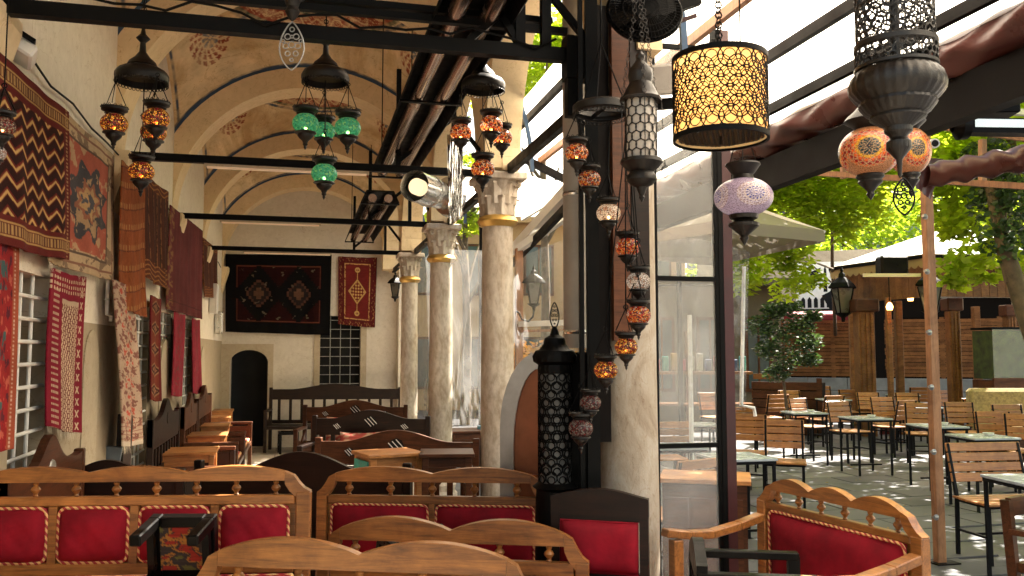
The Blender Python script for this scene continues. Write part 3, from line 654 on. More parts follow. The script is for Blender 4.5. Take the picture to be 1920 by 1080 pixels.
def pat_darkcol(u, v):
    C = np.tile(c_(.07, .022, .014), (len(u), 1)); n_ = fbm(u, v, 6, 4); C = pick((((u * 6) % 1) < .2) & (n_ > -.2), c_(.20, .08, .03), C); C = pick((((u * 6) % 1) > .85), c_(.02, .012, .01), C)
    b = (v > .82) | (v < .1); C = pick(b, c_(.10, .03, .018), C); C = pick(b & (np.abs(((v * 22 + .5 * np.sin(u * 14)) % 1) - .5) < .15), c_(.30, .13, .04), C); return C
def pat_plain(u, v):
    n_ = fbm(u, v, 1.2, 6); C = np.tile(c_(.135, .032, .032), (len(u), 1)) * (1 + .15 * n_[:, None]); e = u < .12; C = pick(e & (fbm(u, v, 9, 2) > .2), c_(.25, .13, .06), C); C = pick((v > .90) & (v < .915), c_(.07, .02, .02), C); return C
def pat_red(u, v):
    n_ = fbm(u, v, 4, 12); C = np.tile(c_(.30, .022, .024), (len(u), 1)); C = pick(n_ > .8, c_(.5, .12, .08), C); C = pick(n_ < -.85, c_(.10, .02, .03), C); C = pick((np.abs(((v * 3) % 1) - .5) < .2) & (np.abs(u - .5) < .22) & (n_ > 0), c_(.06, .12, .12), C); C = pick((u > .85), c_(.35, .08, .04), C); C = pick((u > .88) & (u < .92) & (((v * 50) % 1) < .5), c_(.6, .4, .3), C); return C
def pat_runner(u, v):
    n_ = fbm(u * .6, v * 2, 5, 20); C = np.tile(c_(.48, .34, .25), (len(u), 1)); C = pick(n_ > .35, c_(.22, .09, .07), C); C = pick((np.abs(u - .5) < .28) & (n_ < -.6), c_(.5, .09, .06), C); C = pick((v > .84) & (((v * 40) % 1) < .3), c_(.3, .13, .10), C); C = pick(v > .97, c_(.6, .5, .4), C); return C
def pat_narrow(u, v):
    C = np.tile(c_(.17, .035, .02), (len(u), 1)); f = (v * 5) % 1; d = np.abs(f - .5) + np.abs(u - .5) * .7; C = pick(d < .38, c_(.28, .15, .08), C); C = pick((d < .30), c_(.06, .02, .015), C); C = pick((d < .2) & (fbm(u, v, 8, 5) > 0), c_(.34, .17, .09), C); C = pick((u < .14) | (u > .86), c_(.13, .012, .015), C); return C
def pat_crimson(u, v):
    n_ = fbm(u, v, 5, 8); C = np.tile(c_(.30, .03, .05), (len(u), 1)) * (1 + .12 * n_[:, None]); C = pick((np.abs(u - .5) < .2) & (n_ > .5), c_(.2, .06, .06), C); return C
def pat_bigdark(u, v):
    C = np.tile(c_(.018, .003, .003), (len(u), 1)); e = np.minimum(np.minimum(u, 1 - u) * 1.4, np.minimum(v, 1 - v)); K = c_(.004, .0035, .0035); C = pick(e < .14, K, C); C = pick(np.abs(e - .15) < .008, c_(.10, .03, .02), C)
    for cx in (.31, .69):
        x, y = np.abs(u - cx) * 1.5, np.abs(v - .5); xs, ys = np.floor(x / .035) * .035, np.floor(y / .035) * .035; m = xs + ys; C = pick(m < .32, K, C); C = pick((m >= .32) & (m < .345), c_(.06, .035, .022), C); C = pick(m < .17, c_(.07, .03, .022), C); C = pick(m < .13, c_(.02, .014, .012), C); C = pick(m < .06, c_(.10, .05, .03), C)
    n_ = fbm(u, v, 5, 31); C = pick((e > .16) & (n_ > 1.25), c_(.10, .08, .06), C); return C
def pat_smallred(u, v):
    C = np.tile(c_(.15, .018, .016), (len(u), 1)); e = np.minimum(np.minimum(u, 1 - u), np.minimum(v, 1 - v) * 1.8); T = c_(.55, .34, .12); n_ = fbm(u, v, 9, 14)
    C = pick(e < .16, c_(.10, .014, .014), C); C = pick((np.abs(e - .18) < .012) & (n_ > -.6), T, C); C = pick((e < .11) & (n_ > .9), T * .7, C)
    x, y = (u - .5), (v - .5) * 1.75; d = np.abs(x) * 1.1 + np.abs(y) * .8; C = pick((np.abs(d - .24) < .022), T, C); C = pick((d < .21) & (np.abs(np.sin(x * 45) * np.cos(y * 40)) > .5), T, C); C = pick((np.abs(x) < .012) & (np.abs(y) < .6) & (d > .24), T, C)
    for s in (-1, 1): dd = np.hypot(x, y - s * .55); C = pick(np.abs(dd - .05) < .018, T, C)
    return C
def pat_cloth(u, v):
    n_ = fbm(u, v, 4, 2); C = np.tile(c_(.5, .10, .08), (len(u), 1)); C = pick(n_ > .2, c_(.62, .45, .30), C); return C
def rug(label, q, pat, nu=90, nv=120, off=None, group='rugs hung on the long wall', name='hanging_rug', cat='rug', wav=.015, seed=1, fringe=False):
    """q: TL, TR, BR, BL world corners"""
    q = [np.array(p) for p in q]; cen = sum(q) / 4; u, v = np.meshgrid(np.linspace(0, 1, nu), np.linspace(0, 1, nv)); u = u.ravel(); v = v.ravel()
    P = (q[0][None] * ((1 - u) * (1 - v))[:, None] + q[1][None] * (u * (1 - v))[:, None] + q[2][None] * (u * v)[:, None] + q[3][None] * ((1 - u) * v)[:, None])
    nrm = np.cross(q[1] - q[0], q[3] - q[0]); nrm /= np.linalg.norm(nrm)
    if nrm @ (np.array([0, 0, 1.6]) - cen) < 0: nrm = -nrm
    r = np.random.default_rng(seed); ph = r.uniform(0, 6, 4); hgt = np.linalg.norm(q[3] - q[0]); wid = np.linalg.norm(q[1] - q[0])
    wv = (np.sin(u * wid * 9 + ph[0] + 1.5 * v) * .6 + np.sin(u * wid * 21 + ph[1]) * .3) * wav * (.25 + v) + np.sin(v * hgt * 4 + ph[2]) * wav * .4
    P = P + nrm[None] * (wv + wav)[:, None]; P[:, 2] += np.sin(u * 6.2 + ph[3]) * .003 - .006 * np.sin(u * 3.14) + .0015 * np.sin(u * 23)
    bb = cen; me = npmesh(name, P - bb[None], gridF(nu, nv), M_rug, pat(u, v)); o = link(name, me); o.location = bb
    sm = o.modifiers.new('thickness', 'SOLIDIFY'); sm.thickness = .010; sm.offset = 0
    tag(o, label, cat, group)
    if fringe:
        r = np.random.default_rng(seed + 50); n = max(24, int(wid / .007)); f = np.sort(r.uniform(0.01, .99, n)); bot = P.reshape(nv, nu, 3)[-1] - bb[None]; mb = MB(); tv = (q[1] - q[0]) / wid
        for k in range(n):
            x = f[k] * (nu - 1); i0 = int(x); p0 = bot[i0] + (bot[min(i0 + 1, nu - 1)] - bot[i0]) * (x - i0); L = r.uniform(.025, .055); e = p0 + np.array([0, 0, -L]) + tv * r.uniform(-.012, .012) + nrm * r.uniform(-.004, .01)
            mb.add([p0 - tv * .002, p0 + tv * .002, e + tv * .001, e - tv * .001], [(0, 1, 2, 3)])
        mb.build('fringe', M_fringe, o)['kind'] = 'stuff'
    return o
M_fringe = simple('cream_fringe', (.55, .47, .36), .95, 0, .2, 9, 0)
def wq(tl, tr, br, bl, X=XL + .03):
    P = [atX(tl[0], tl[1], X), atX(tr[0], tr[1], X), atX(br[0], br[1], X), atX(bl[0], bl[1], X)]; return P
rug('dark rug with rows of tan zigzags, high on the wall', wq((-75, 35), (123, 210), (120, 487), (-75, 440), XL + .06), pat_zigzag, 190, 190, seed=2)
rug('faded salmon rug with a blue grey medallion and beige border', wq((112, 203), (211, 292), (203, 526), (75, 488), XL + .035), pat_faded, 150, 180, seed=3, fringe=True)
rug('bright red runner with pink edge at the near end of the wall', wq((-60, 436), (29, 452), (16, 842), (-70, 850), XL + .05), pat_red, 90, 160, seed=4)
rug('tall kilim with red border and cream woven centre below the faded rug', wq((92, 503), (156, 520), (146, 812), (82, 800), XL + .04), pat_kilim, 160, 240, seed=5, fringe=True)
rug('rust orange rug hanging long beside the dark column patterned rug', wq((222, 300), (266, 334), (271, 595), (222, 575), XL + .10), pat_orange, 80, 160, seed=6)
rug('dark brown rug with vertical bands and ochre lower border', wq((264, 322), (313, 360), (308, 541), (268, 520), XL + .06), pat_darkcol, 90, 140, seed=7)
rug('plain plum red rug, widest of the far rugs', wq((314, 383), (376, 432), (376, 598), (310, 578), XL + .05), pat_plain, 80, 120, seed=8)
rug('small dark rug last on the wall before the corner', wq((379, 445), (406, 468), (407, 559), (379, 556), XL + .05), pat_darkcol, 60, 90, seed=9)
rug('long beige runner with fringed end and red motifs', wq((208, 525), (246, 535), (258, 832), (216, 838), XL + .09), pat_runner, 80, 180, seed=10, wav=.022, fringe=True)
rug('narrow dark runner with brown diamonds behind the dark carved bench', wq((279, 553), (299, 560), (295, 752), (276, 748), XL + .05), pat_narrow, 60, 160, seed=11)
rug('crimson runner hanging below the plain plum rug', wq((322, 585), (343, 590), (340, 742), (320, 742), XL + .05), pat_crimson, 40, 90, seed=12, fringe=True)
rug('last crimson runner, thinner, near the far corner', wq((359, 597), (373, 600), (373, 738), (358, 738), XL + .05), pat_crimson, 40, 90, seed=13)
def eq(x0, y0, x1, y1): return [atY(x0, y0, Ye - .04), atY(x1, y0 + 2, Ye - .04), atY(x1 - 4, y1, Ye - .04), atY(x0, y1 - 6, Ye - .04)]
rug('very large dark rug with two stepped medallions on the end wall', eq(423, 476, 622, 628), pat_bigdark, 240, 180, group='rugs hung on the end wall', seed=14)
rug('small upright red rug with a golden cross motif on the end wall', eq(634, 481, 707, 614), pat_smallred, 120, 200, group='rugs hung on the end wall', seed=15)

# ================================================================ BENCHES
def scallop(W, n, H, amp, endw=.07):
    """upper outline of a crest with n humps"""
    pts = []; N = 14; inner = W - 2 * endw
    for k_ in range(n):
        for i in range(N + (k_ == n - 1)):
            f = i / N; pts.append((-inner / 2 + inner * (k_ + f) / n, H - amp + amp * (math.sin(math.pi * f) ** .85)))
    return pts
def bench(name, label, loc, rz, W=1.24, H=1.0, humps=2, ncush=2, nsp=6, m=None, arms=(True, True), group=None, seatm=None, cordon=True, D=.55, seath=.42, cushy=True, onecush=False, sc=1.0, crest=.09, spl=.075, rail=.05, backbot=None, amp=.035):
    m = m or M_wood; t = thing(name, label, 'bench', loc, rz, group); zc = H - crest
    # crest : humps, then the shoulders sweep down to the posts
    up = scallop(W, humps, H, amp, .10); N = len(up); lo = [(x, zc) for x, z in up]
    MB().strip(lo, up, -.02, .02).build('crest_rail', m, t)
    for s in (-1, 1):
        xs = W / 2 - .10; ks = min(1.0, (crest + spl) / .165); sh_up = [(s * (xs + .001), H - amp), (s * (xs + .035), H - amp - .02 * ks), (s * (xs + .055), H - amp - .06 * ks), (s * (xs + .075), H - amp - .09 * ks), (s * W / 2, H - amp - .11 * ks)]
        sh_lo = [(s * (xs + .001), zc), (s * (xs + .002), zc - .02 * ks), (s * (xs + .02), zc - .06 * ks), (s * (xs + .04), zc - .085 * ks), (s * (xs + .055), zc - .105 * ks)]
        if s < 0: sh_up, sh_lo = sh_up[::-1], sh_lo[::-1]
        MB().strip(sh_lo, sh_up, -.0195, .0205).build('shoulder', m, t)
        MB().box((s * (W / 2 - .0275), 0, (H - amp - .112 * ks) / 2), (.055, .045, H - amp - .112 * ks), None, .004).build('post', m, t)
    xin = W / 2 - .06; zr = zc - spl; sc = spl / .075
    MB().box((0, 0, zr - rail / 2), (2 * xin, .034, rail), None, .003).build('middle_rail', m, t)
    sp = MB().lathe([(.010, 0), (.014, .004), (.009, .012), (.012, .018), (.022, .030), (.024, .037), (.019, .047), (.010, .054), (.013, .060), (.015, .068), (.010, .075)], 14).mesh('spindle', m, True)
    for k_ in range(nsp):
        o = link('spindle', sp, t); o.location = (-xin + 2 * xin * (k_ + .5) / nsp, 0, zr); o.scale = (sc, sc, sc)
    zb = backbot or seath + .06; hc = zr - rail - zb
    MB().box((0, .012, (zr - rail + zb) / 2), (2 * xin, .012, hc)).build('back_panel', m, t)
    MB().box((0, -.002, zb - .02), (2 * xin, .034, .045), None, .003).build('lower_rail', m, t)
    if cushy:
        cw = (2 * xin) / ncush
        if not onecush:
            for k_ in range(1, ncush): MB().box((-xin + cw * k_, -.006, (zr - rail + zb) / 2), (.03, .03, hc)).build('divider', m, t)
        for k_ in range(ncush):
            cx = -xin + cw * (k_ + .5); w2, h2 = cw / 2 - .022, hc / 2 - .006; zz = zb + hc / 2
            N = 12; uu, vv = np.meshgrid(np.linspace(-1, 1, N * 2), np.linspace(-1, 1, N)); U, V = uu.ravel(), vv.ravel()
            puff = (1 - np.abs(U) ** 5) * (1 - np.abs(V) ** 4); P = np.stack([U * w2, -.012 - .045 * puff ** .6 + .005 * np.sin(U * 5 + k_ * 2) * np.cos(V * 3 + k_) + .0025 * np.sin(U * 13 + V * 9 + k_) * (1 - V ** 2), V * h2], 1)
            o = link('back_cushion', npmesh('back_cushion', P, gridF(N * 2, N), M_velvet), t); o.location = (cx, 0, zz)
            if cordon:
                rr = .03; pts = []
                for (ax, az, a0) in ((w2 - rr, h2 - rr, 0), (-w2 + rr, h2 - rr, 90), (-w2 + rr, -h2 + rr, 180), (w2 - rr, -h2 + rr, 270)):
                    for q in range(5): a = R_(a0 + q * 22.5); pts.append((ax + rr * math.cos(a), -.018, az + rr * math.sin(a)))
                pts.append(pts[0]); c2 = MB().tube(pts, .0065, 6, False).build('cord_trim', M_cord, o)
    MB().box((0, -D / 2, seath - .05), (W - .02, D, .06), None, .006).build('seat_frame', m, t)
    MB().box((0, -D / 2 - .01, seath + .015), (W - .07, D - .04, .07), None, .022).build('seat_cushion', seatm or M_seat, t)
    for s in (-1, 1):
        MB().box((s * (W / 2 - .03), -D + .03, (seath - .02 + (.37 if arms[(s + 1) // 2] else 0)) / 2), (.05, .05, seath - .02 + (.37 if arms[(s + 1) // 2] else 0)), None, .004).build('leg', m, t)
        if arms[(s + 1) // 2]:
            pts = [(s * (W / 2 - .028), y, z) for y, z in ((-.02, seath + .415), (-.15, seath + .385), (-.3, seath + .36), (-.42, seath + .365), (-D - .03, seath + .385))]
            mb = MB()
            for a, b in zip(pts[:-1], pts[1:]): mb.bar(a, b, .055, .035, bev=.004)
            mb.build('armrest', m, t)
    return t
def place(px, d): p = at(px, 660, d); return (p.x, p.y, 0.0)
def span(p0, d0, p1, d1):
    a = Vector(place(p0, d0)); b = Vector(place(p1, d1)); c = (a + b) / 2; v = b - a; return (c.x, c.y, 0), math.atan2(v.y, v.x), v.length
G = 'honey wood benches with red cushions'
loc, rz, W = span(-66, 3.30, 588, 3.38); bz = .36
bench('cushioned_bench', 'long honey wood bench with a row of four red back cushions, by the rug wall', loc[:2] + (bz,), rz, W, .80, 3, 4, 8, group=G, arms=(False, False), D=.42, seath=.35, crest=.057, spl=.056, rail=.034, backbot=.436, amp=.024)
t = thing('low_platform', 'low dark wooden platform under the long cushioned bench', 'platform', (loc[0], loc[1], 0), rz)
for k_ in range(6): MB().box((.03, .12 - .13 * k_, bz - .015), (W - .12, .124, .028)).build('plank', M_dark, t)
MB().box((.03, -.2, bz / 2 - .015), (W - .14, .74, bz - .03)).build('base', M_dark, t)
loc, rz, W = span(600, 4.6, 1030, 4.5); bench('cushioned_bench', 'honey wood bench with two red back cushions, beside the tall metal lantern', loc, rz, W, .997, 2, 2, 5, group=G, arms=(False, False), crest=.078, spl=.072, rail=.04)
loc, rz, W = span(603, 3.66, 1102, 3.50); bench('cushioned_bench', 'honey wood bench seen from behind, its double hump in front of the leaning black stool', loc, rz + math.pi, W, .918, 2, 2, 5, group=G, arms=(False, False), crest=.098, spl=.065, rail=.055, amp=.05)
loc, rz, W = span(372, 3.02, 1006, 2.86); bench('cushioned_bench', 'closest honey wood bench, seen from behind with only its crest and knobs showing', loc, rz + math.pi, W, .968, 2, 2, 5, group=G, arms=(False, False), crest=.10, spl=.075, rail=.05, amp=.048)
loc, rz, W = span(1419, 4.08, 1724, 3.22); bench('cushioned_bench', 'triple humped honey wood bench with one wide red cushion, beside the courtyard', loc, rz, W, 1.03, 3, 1, 6, group=G, arms=(True, True), onecush=True, D=.52, amp=.036, crest=.062, spl=.058, rail=.03)

# dark carved benches in the hall
def dark_bench(label, loc, rz, W=1.24, H=1.0, m=None, group='dark benches in the hall', slats=True, orn=True, hump=.09, cat='bench', arms=True, D=.5):
    m = m or M_dark; t = thing('dark_bench', label, cat, loc, rz, group); N = 30
    up = [(-W / 2 + .03 + (W - .06) * i / N, H - hump + hump * (.5 - .5 * math.cos(2 * math.pi * min(1, max(0, (i / N - .14) / .72)))) ** .9) for i in range(N + 1)]
    lo = [(x, H - .26) for x, z in up]; MB().strip(lo, up, -.018, .018).build('crest_board', m, t)
    for s in (-1, 1):
        MB().box((s * (W / 2 - .015), 0, (H - .06) / 2), (.05, .05, H - .06), None, .005).build('post', m, t)
        if arms:
            MB().box((s * (W / 2 - .02), -D / 2, .66), (.055, D, .03), None, .004).build('armrest', m, t); MB().box((s * (W / 2 - .02), -D + .03, .33), (.05, .05, .66), None, .004).build('leg', m, t)
            MB().prism([(-D + .05, .42), (-.03, .42), (-.03, .64), (-.2, .5), (-D + .05, .56)], -.012, .012); mb = MB().prism([(-D + .05, .40), (-.03, .40), (-.03, .62), (-.2, .49), (-D + .05, .55)], -.012, .012)
            mb.v = [(s * (W / 2 - .02) + y, x, z) for x, y, z in mb.v]; mb.build('side_panel', m, t)
    if orn:
        for cx, r in ((0, .06), (-.36, .035), (.36, .035)):
            x = cx * W / 1.24; zc = H - .12 if cx == 0 else H - .17
            oc = MB(); pts = [(x + r * math.cos(a), 0, zc + r * math.sin(a)) for a in np.linspace(0, 2 * math.pi, 9)]
            mb = MB()
            for sy in (-1, 1):
                mb.add([(p[0], sy * .0195, p[2]) for p in pts[:8]], [tuple(range(8)) if sy > 0 else tuple(range(7, -1, -1))])
            o = mb.build('pierced_rosette', M_blk, t)
            for q in (-.55, 0, .55):
                MB().bar((x - r * .55 + q * r * .9, -.022, zc + r * .6 + q * r * .4), (x + r * .6 + q * r * .9, -.022, zc - r * .6 + q * r * .4), .003, .006).build('lattice_strip', M_whitepaint if H < 1.05 else m, o)
    MB().box((0, 0, .46), (W - .06, .03, .06)).build('lower_rail', m, t)
    if slats:
        ns = 11
        for k_ in range(ns): MB().box((-W / 2 + .06 + (W - .12) * (k_ + .5) / ns, 0, (H - .26 + .49) / 2), (.045, .018, H - .26 - .49)).build('slat', m, t)
    else: MB().box((0, .0, (H - .26 + .49) / 2), (W - .06, .02, H - .26 - .49)).build('back_panel', m, t)
    MB().box((0, -D / 2, .40), (W - .04, D, .05)).build('seat', m, t)
    if not arms:
        for s in (-1, 1): MB().box((s * (W / 2 - .03), -D + .03, .19), (.05, .05, .38)).build('leg', m, t)
    return t
def db(p0, d0, p1, d1, label, **k):
    loc, rz, W = span(p0, d0, p1, d1); return dark_bench(label, loc, rz + k.pop('flip', 0), W, **k)
db(597, 6.7, 897, 6.6, 'dark bench with pierced octagons, behind the turquoise sided table', m=M_mid, flip=0)
db(590, 9.0, 806, 8.9, 'dark bench with a pink cushion, second behind the turquoise sided table')
db(572, 10.8, 764, 10.8, 'third dark bench, deepest of the row beside the columns', m=M_mid)
db(508, 14.1, 752, 14.3, 'black carved settle standing against the end wall', H=1.08, orn=False)
db(375, 5.3, 770, 5.15, 'dark smooth bench with a wide hump rising between the two honey benches', slats=False, orn=False, hump=.13, arms=False)
db(60, 4.75, 350, 4.9, 'dark smooth bench hidden behind the long cushioned bench by the wall', slats=False, orn=False, hump=.09, arms=False)
# cushions
def cushion(label, loc, rz, W=.42, H=.3, tilt=.25):
    N = 16; uu, vv = np.meshgrid(np.linspace(-1, 1, N), np.linspace(-1, 1, N)); U, V = uu.ravel(), vv.ravel(); puff = np.sqrt(np.maximum((1 - U ** 4) * (1 - V ** 4), 0)) * .05
    sxx = 1 - .06 * (1 - V ** 2); P1 = np.stack([U * W / 2 * sxx, -puff, V * H / 2 * (1 - .08 * (1 - U ** 2))], 1); P2 = P1.copy(); P2[:, 1] *= -1; C = pat_cloth((U + 1) / 2, (V + 1) / 2)
    F = gridF(N, N); P = np.concatenate([P1, P2]); o = link('cushion', npmesh('cushion', P, np.concatenate([F, F[:, ::-1] + N * N]), M_rug, np.concatenate([C, C]))); o.location = loc; o.rotation_euler = (-tilt, 0, rz); return tag(o, label, 'cushion', 'cushions on the dark benches')
p = at(676, 815, 8.85); cushion('pink and cream cushion leaning on the second dark bench', (p.x, p.y - .05, .62), -.2, .44, .34)
p = at(650, 775, 10.6); cushion('pinkish cushion on the deepest dark bench', (p.x - .05, p.y, .66), -.2, .4, .3)

# carved benches along the long wall, facing the hall
def carved_bench(label, ya, yb, H, m, seed):
    W = yb - ya; t = thing('carved_bench', label, 'bench', (XL + .12, (ya + yb) / 2, 0), R_(90), 'carved benches along the rug wall'); N = 26
    def hz(f): return H - .2 + .12 * math.exp(-((f - .5) / .13) ** 2) + .05 * (1 - abs(2 * f - 1)) + .04 * (abs(2 * f - 1) ** 6)
    up = [(-W / 2 + W * i / N, hz(i / N)) for i in range(N + 1)]; lo = [(x, H - .38) for x, z in up]
    MB().strip(lo, up, -.02, .02).build('crest_board', m, t)
    mb = MB().lathe([(.001, -.028), (.05, -.026), (.055, -.02)], 12); mb.v = [(x, z, y + H - .2) for x, y, z in mb.v]; mb.build('carved_rosette', M_silver if seed == 0 else m, t)
    for s in (-1, 1): MB().box((s * (W / 2 - .025), 0, (H - .16) / 2), (.05, .05, H - .16), None, .005).build('post', m, t)
    for zz in (H - .39, H - .60, .48): MB().box((0, 0, zz), (W - .08, .03, .035)).build('rail', m, t)
    nx = max(4, round(W / .17))
    for r_ in range(2):
        zz0, zz1 = (H - .585, H - .41) if r_ == 0 else (.50, H - .62)
        for k_ in range(nx):
            MB().box((-W / 2 + .06 + (W - .12) * (k_ + .5) / nx, .004, (zz0 + zz1) / 2), ((W - .12) / nx - .04, .014, zz1 - zz0 - .03), None, .004).build('carved_panel', m, t)
            if k_: MB().box((-W / 2 + .06 + (W - .12) * k_ / nx, 0, (zz0 + zz1) / 2), (.02, .028, zz1 - zz0)).build('stile', m, t)
    MB().box((0, -.28, .40), (W - .02, .52, .05), None, .006).build('seat', m, t); MB().box((0, -.28, .445), (W - .12, .48, .04), None, .015).build('seat_pad', M_seat, t)
    for s in (-1, 1):
        MB().box((s * (W / 2 - .03), -.52, .32), (.05, .05, .64), None, .004).build('leg', m, t); MB().box((s * (W / 2 - .03), -.27, .66), (.06, .56, .035), None, .005).build('armrest', M_mid, t)
        MB().box((s * (W / 2 - .03), -.27, .52), (.02, .48, .2)).build('side_panel', m, t)
carved_bench('carved brown bench with tulip ornament, under the pale kilim', atX(14, 700, XL + .12).y, atX(157, 700, XL + .12).y, 1.24, M_mid, 0)
carved_bench('black carved bench beyond the long beige runner', wy(256), wy(312), 1.22, M_dark, 1)
carved_bench('brown carved bench under the crimson runner', wy(322), wy(349), 1.2, M_mid, 2)
carved_bench('furthest carved bench along the rug wall', wy(351), wy(378), 1.22, M_mid, 3)
# grey board leaning
p = at(200, 850, 5.9); tag(MB().box((0, 0, .18), (.16, .05, .36), Matrix.Rotation(.12, 3, 'Y'), .004).build('grey_board', M_grey), 'small grey board standing on end behind the long cushioned bench', 'board').location = (p.x, p.y, .60)
tag(MB().box((0, 0, .3), (.05, .3, .6), Matrix.Rotation(-.1, 3, 'X'), .004).build('folding_board', M_dark), 'narrow dark wooden board leaning upright beside the beige runner', 'board').location = (p.x + .08, p.y + .15, .56)
tag(MB().box((0, 0, .28), (.22, .3, .56), None, .004).build('plinth', M_dark), 'low dark plinth under the grey board', 'plinth').location = (p.x + .02, p.y + .06, 0)

# small wooden tables
def small_table(label, loc, rz, W=.5, D=.5, H=.72, m=None, turq=False, group='small wooden tables in the hall', brace=False):
    m = m or M_slat; t = thing('small_table', label, 'table', loc, rz, group)
    MB().box((0, 0, H - .0125), (W, D, .025), None, .004).build('tabletop', m, t); MB().box((0, 0, H - .06), (W - .06, D - .06, .07)).build('apron', m, t)
    for sx_ in (-1, 1):
        for sy_ in (-1, 1): MB().box((sx_ * (W / 2 - .04), sy_ * (D / 2 - .04), (H - .025) / 2), (.045, .045, H - .025), None, .003).build('leg', m, t)
    if turq: MB().box((-W / 2 + .012, 0, H - .2), (.012, D - .1, .3)).build('painted_panel', M_turq, t, label='turquoise painted panel'); MB().box((-W / 2 + .03, 0, H - .2), (.02, D - .04, .36)).build('side_board', m, t)
    if brace: MB().prism([(-W / 2 + .05, H - .09), (W / 2 - .12, H - .09), (-W / 2 + .05, H - .30)], -.01, .01).build('diagonal_brace', m, t).location = (0, -D / 2 + .03, 0)
    return t
for (px, py, lb, s) in ((392, 842, 'closest small wooden table in front of the black carved bench', .5), (412, 812, 'second small wooden table along the carved benches, sunlit', .55), (418, 795, 'third small wooden table along the carved benches', .55), (422, 780, 'fourth small wooden table along the carved benches', .5), (428, 768, 'last small wooden table, beside the dark doorway', .5)):
    p = atZ(px, py, .72); small_table(lb, (p.x - s * .35, p.y, 0), R_(2), s, .5, brace=True)
p = atZ(728, 846, .90); small_table('small wooden table with a turquoise side panel', (p.x, p.y, 0), .28, .42, .36, .90, turq=True, brace=True)
p = atZ(838, 846, .90); small_table('small wooden table between the turquoise sided table and the first column', (p.x, p.y, 0), -.16, .38, .36, .90, m=M_mid, brace=True)
p = at(870, 800, 9.6); small_table('pale wooden table behind the column with a blue book on it', (p.x + .1, p.y, 0), 0, .6, .45, .74, m=M_mid, brace=True)
tag(MB().box((0, 0, .02), (.16, .2, .04), None, .003).build('blue_book', simple('blue_cover', (.05, .28, .5), .5, 0, .1)), 'small blue book on the wooden table behind the columns', 'book').location = (p.x + .24, p.y - .05, .74)
# stools
def stool(label, loc, rot, m=None, W=.40, H=.38, rugtop=True, group='low black stools'):
    m = m or M_black; t = thing('low_stool', label, 'stool', loc, 0, group); t.rotation_euler = rot
    for s in (-1, 1):
        MB().box((s * (W / 2 - .02), 0, H - .03), (.04, W, .045), None, .004).build('frame_rail', m, t); MB().box((0, s * (W / 2 - .02), H - .03), (W - .08, .04, .045), None, .004).build('frame_rail', m, t)
    N = 40; uu, vv = np.meshgrid(np.linspace(0, 1, N), np.linspace(0, 1, N)); U, V = uu.ravel(), vv.ravel(); n_ = fbm(U, V, .8, 17)
    C = np.tile(c_(.05, .035, .03), (N * N, 1)); C = pick(n_ > .35, c_(.30, .03, .02), C); C = pick((n_ > -.1) & (n_ < .2), c_(.35, .14, .03), C); C = pick((n_ < -.9), c_(.12, .10, .03), C)
    P = np.stack([(U - .5) * (W - .07), (V - .5) * (W - .07), np.full(N * N, H - .03)], 1); o = link('woven_top', npmesh('woven_top', P, gridF(N, N), M_rug, C), t); s2 = o.modifiers.new('t', 'SOLIDIFY'); s2.thickness = .02
    for sx_ in (-1, 1):
        for sy_ in (-1, 1): MB().box((sx_ * (W / 2 - .02), sy_ * (W / 2 - .02), (H - .05) / 2), (.04, .04, H - .05), None, .005).build('leg', m, t)
    for s in (-1, 1): MB().box((s * (W / 2 - .02), 0, .14), (.025, W - .08, .025)).build('stretcher', m, t)
    return t
# stool lying on its side on the bench seat: its underside faces the viewer
p = at(317, 1078, 3.1); stool('black stool tipped on its side on the long bench, patterned underside showing', (p.x, p.y - .12, .86), (R_(-80), 0, -.22), W=.235, H=.22)
p = at(790, 990, 3.95); stool('black stool leaning against the red cushions behind the double humped bench', (p.x, p.y + .05, .455), (R_(14), R_(0), .35), W=.34, H=.30)
p = at(540, 840, 13.6); stool('small black stool standing upright before the black carved settle', (p.x, p.y, 0), (0, 0, .1), W=.3, H=.36)
# dark chair with red cushions
loc, rz, W = span(1040, 3.68, 1206, 3.58); W = .41
t = thing('dark_armless_chair', 'dark chair with red back and seat cushions before the stone pillar', 'chair', loc, rz); H = 1.03
up = [(-W / 2 + W * i / 16, H - .035 + .035 * math.sin(math.pi * i / 16) ** 1.2) for i in range(17)]; MB().strip([(x, H - .11) for x, z in up], up, -.018, .018).build('crest_rail', M_dark, t)
for s in (-1, 1):
    MB().bar((s * (W / 2 - .015), -.02, 0), (s * (W / 2 - .02), .0, H - .036), .036, .036).build('post', M_dark, t); MB().box((s * (W / 2 - .02), -.42, .29), (.04, .04, .58)).build('leg', M_dark, t)
    MB().lathe([(.008, 0), (.013, .02), (.02, .04), (.012, .06), (.015, .08), (.008, .1)], 12, (s * .055, 0, H - .125 + .0 - .09)).build('spindle', M_dark, t, True)
MB().box((0, 0, .915), (W - .07, .03, .03)).build('middle_rail', M_dark, t); MB().box((0, 0, .67), (W - .07, .03, .04)).build('lower_rail', M_dark, t)
N = 16; uu, vv = np.meshgrid(np.linspace(-1, 1, N * 2), np.linspace(-1, 1, N)); U, V = uu.ravel(), vv.ravel(); puff = np.maximum(0, (1 - np.abs(U) ** 6) * (1 - np.abs(V) ** 5)); w2, h2 = (W - .085) / 2, .104
o = link('back_cushion', npmesh('back_cushion', np.stack([U * w2, -.018 - .045 * puff ** .55 + .004 * np.sin(U * 4), V * h2], 1), gridF(N * 2, N), M_velvet), t); o.location = (0, 0, .793)
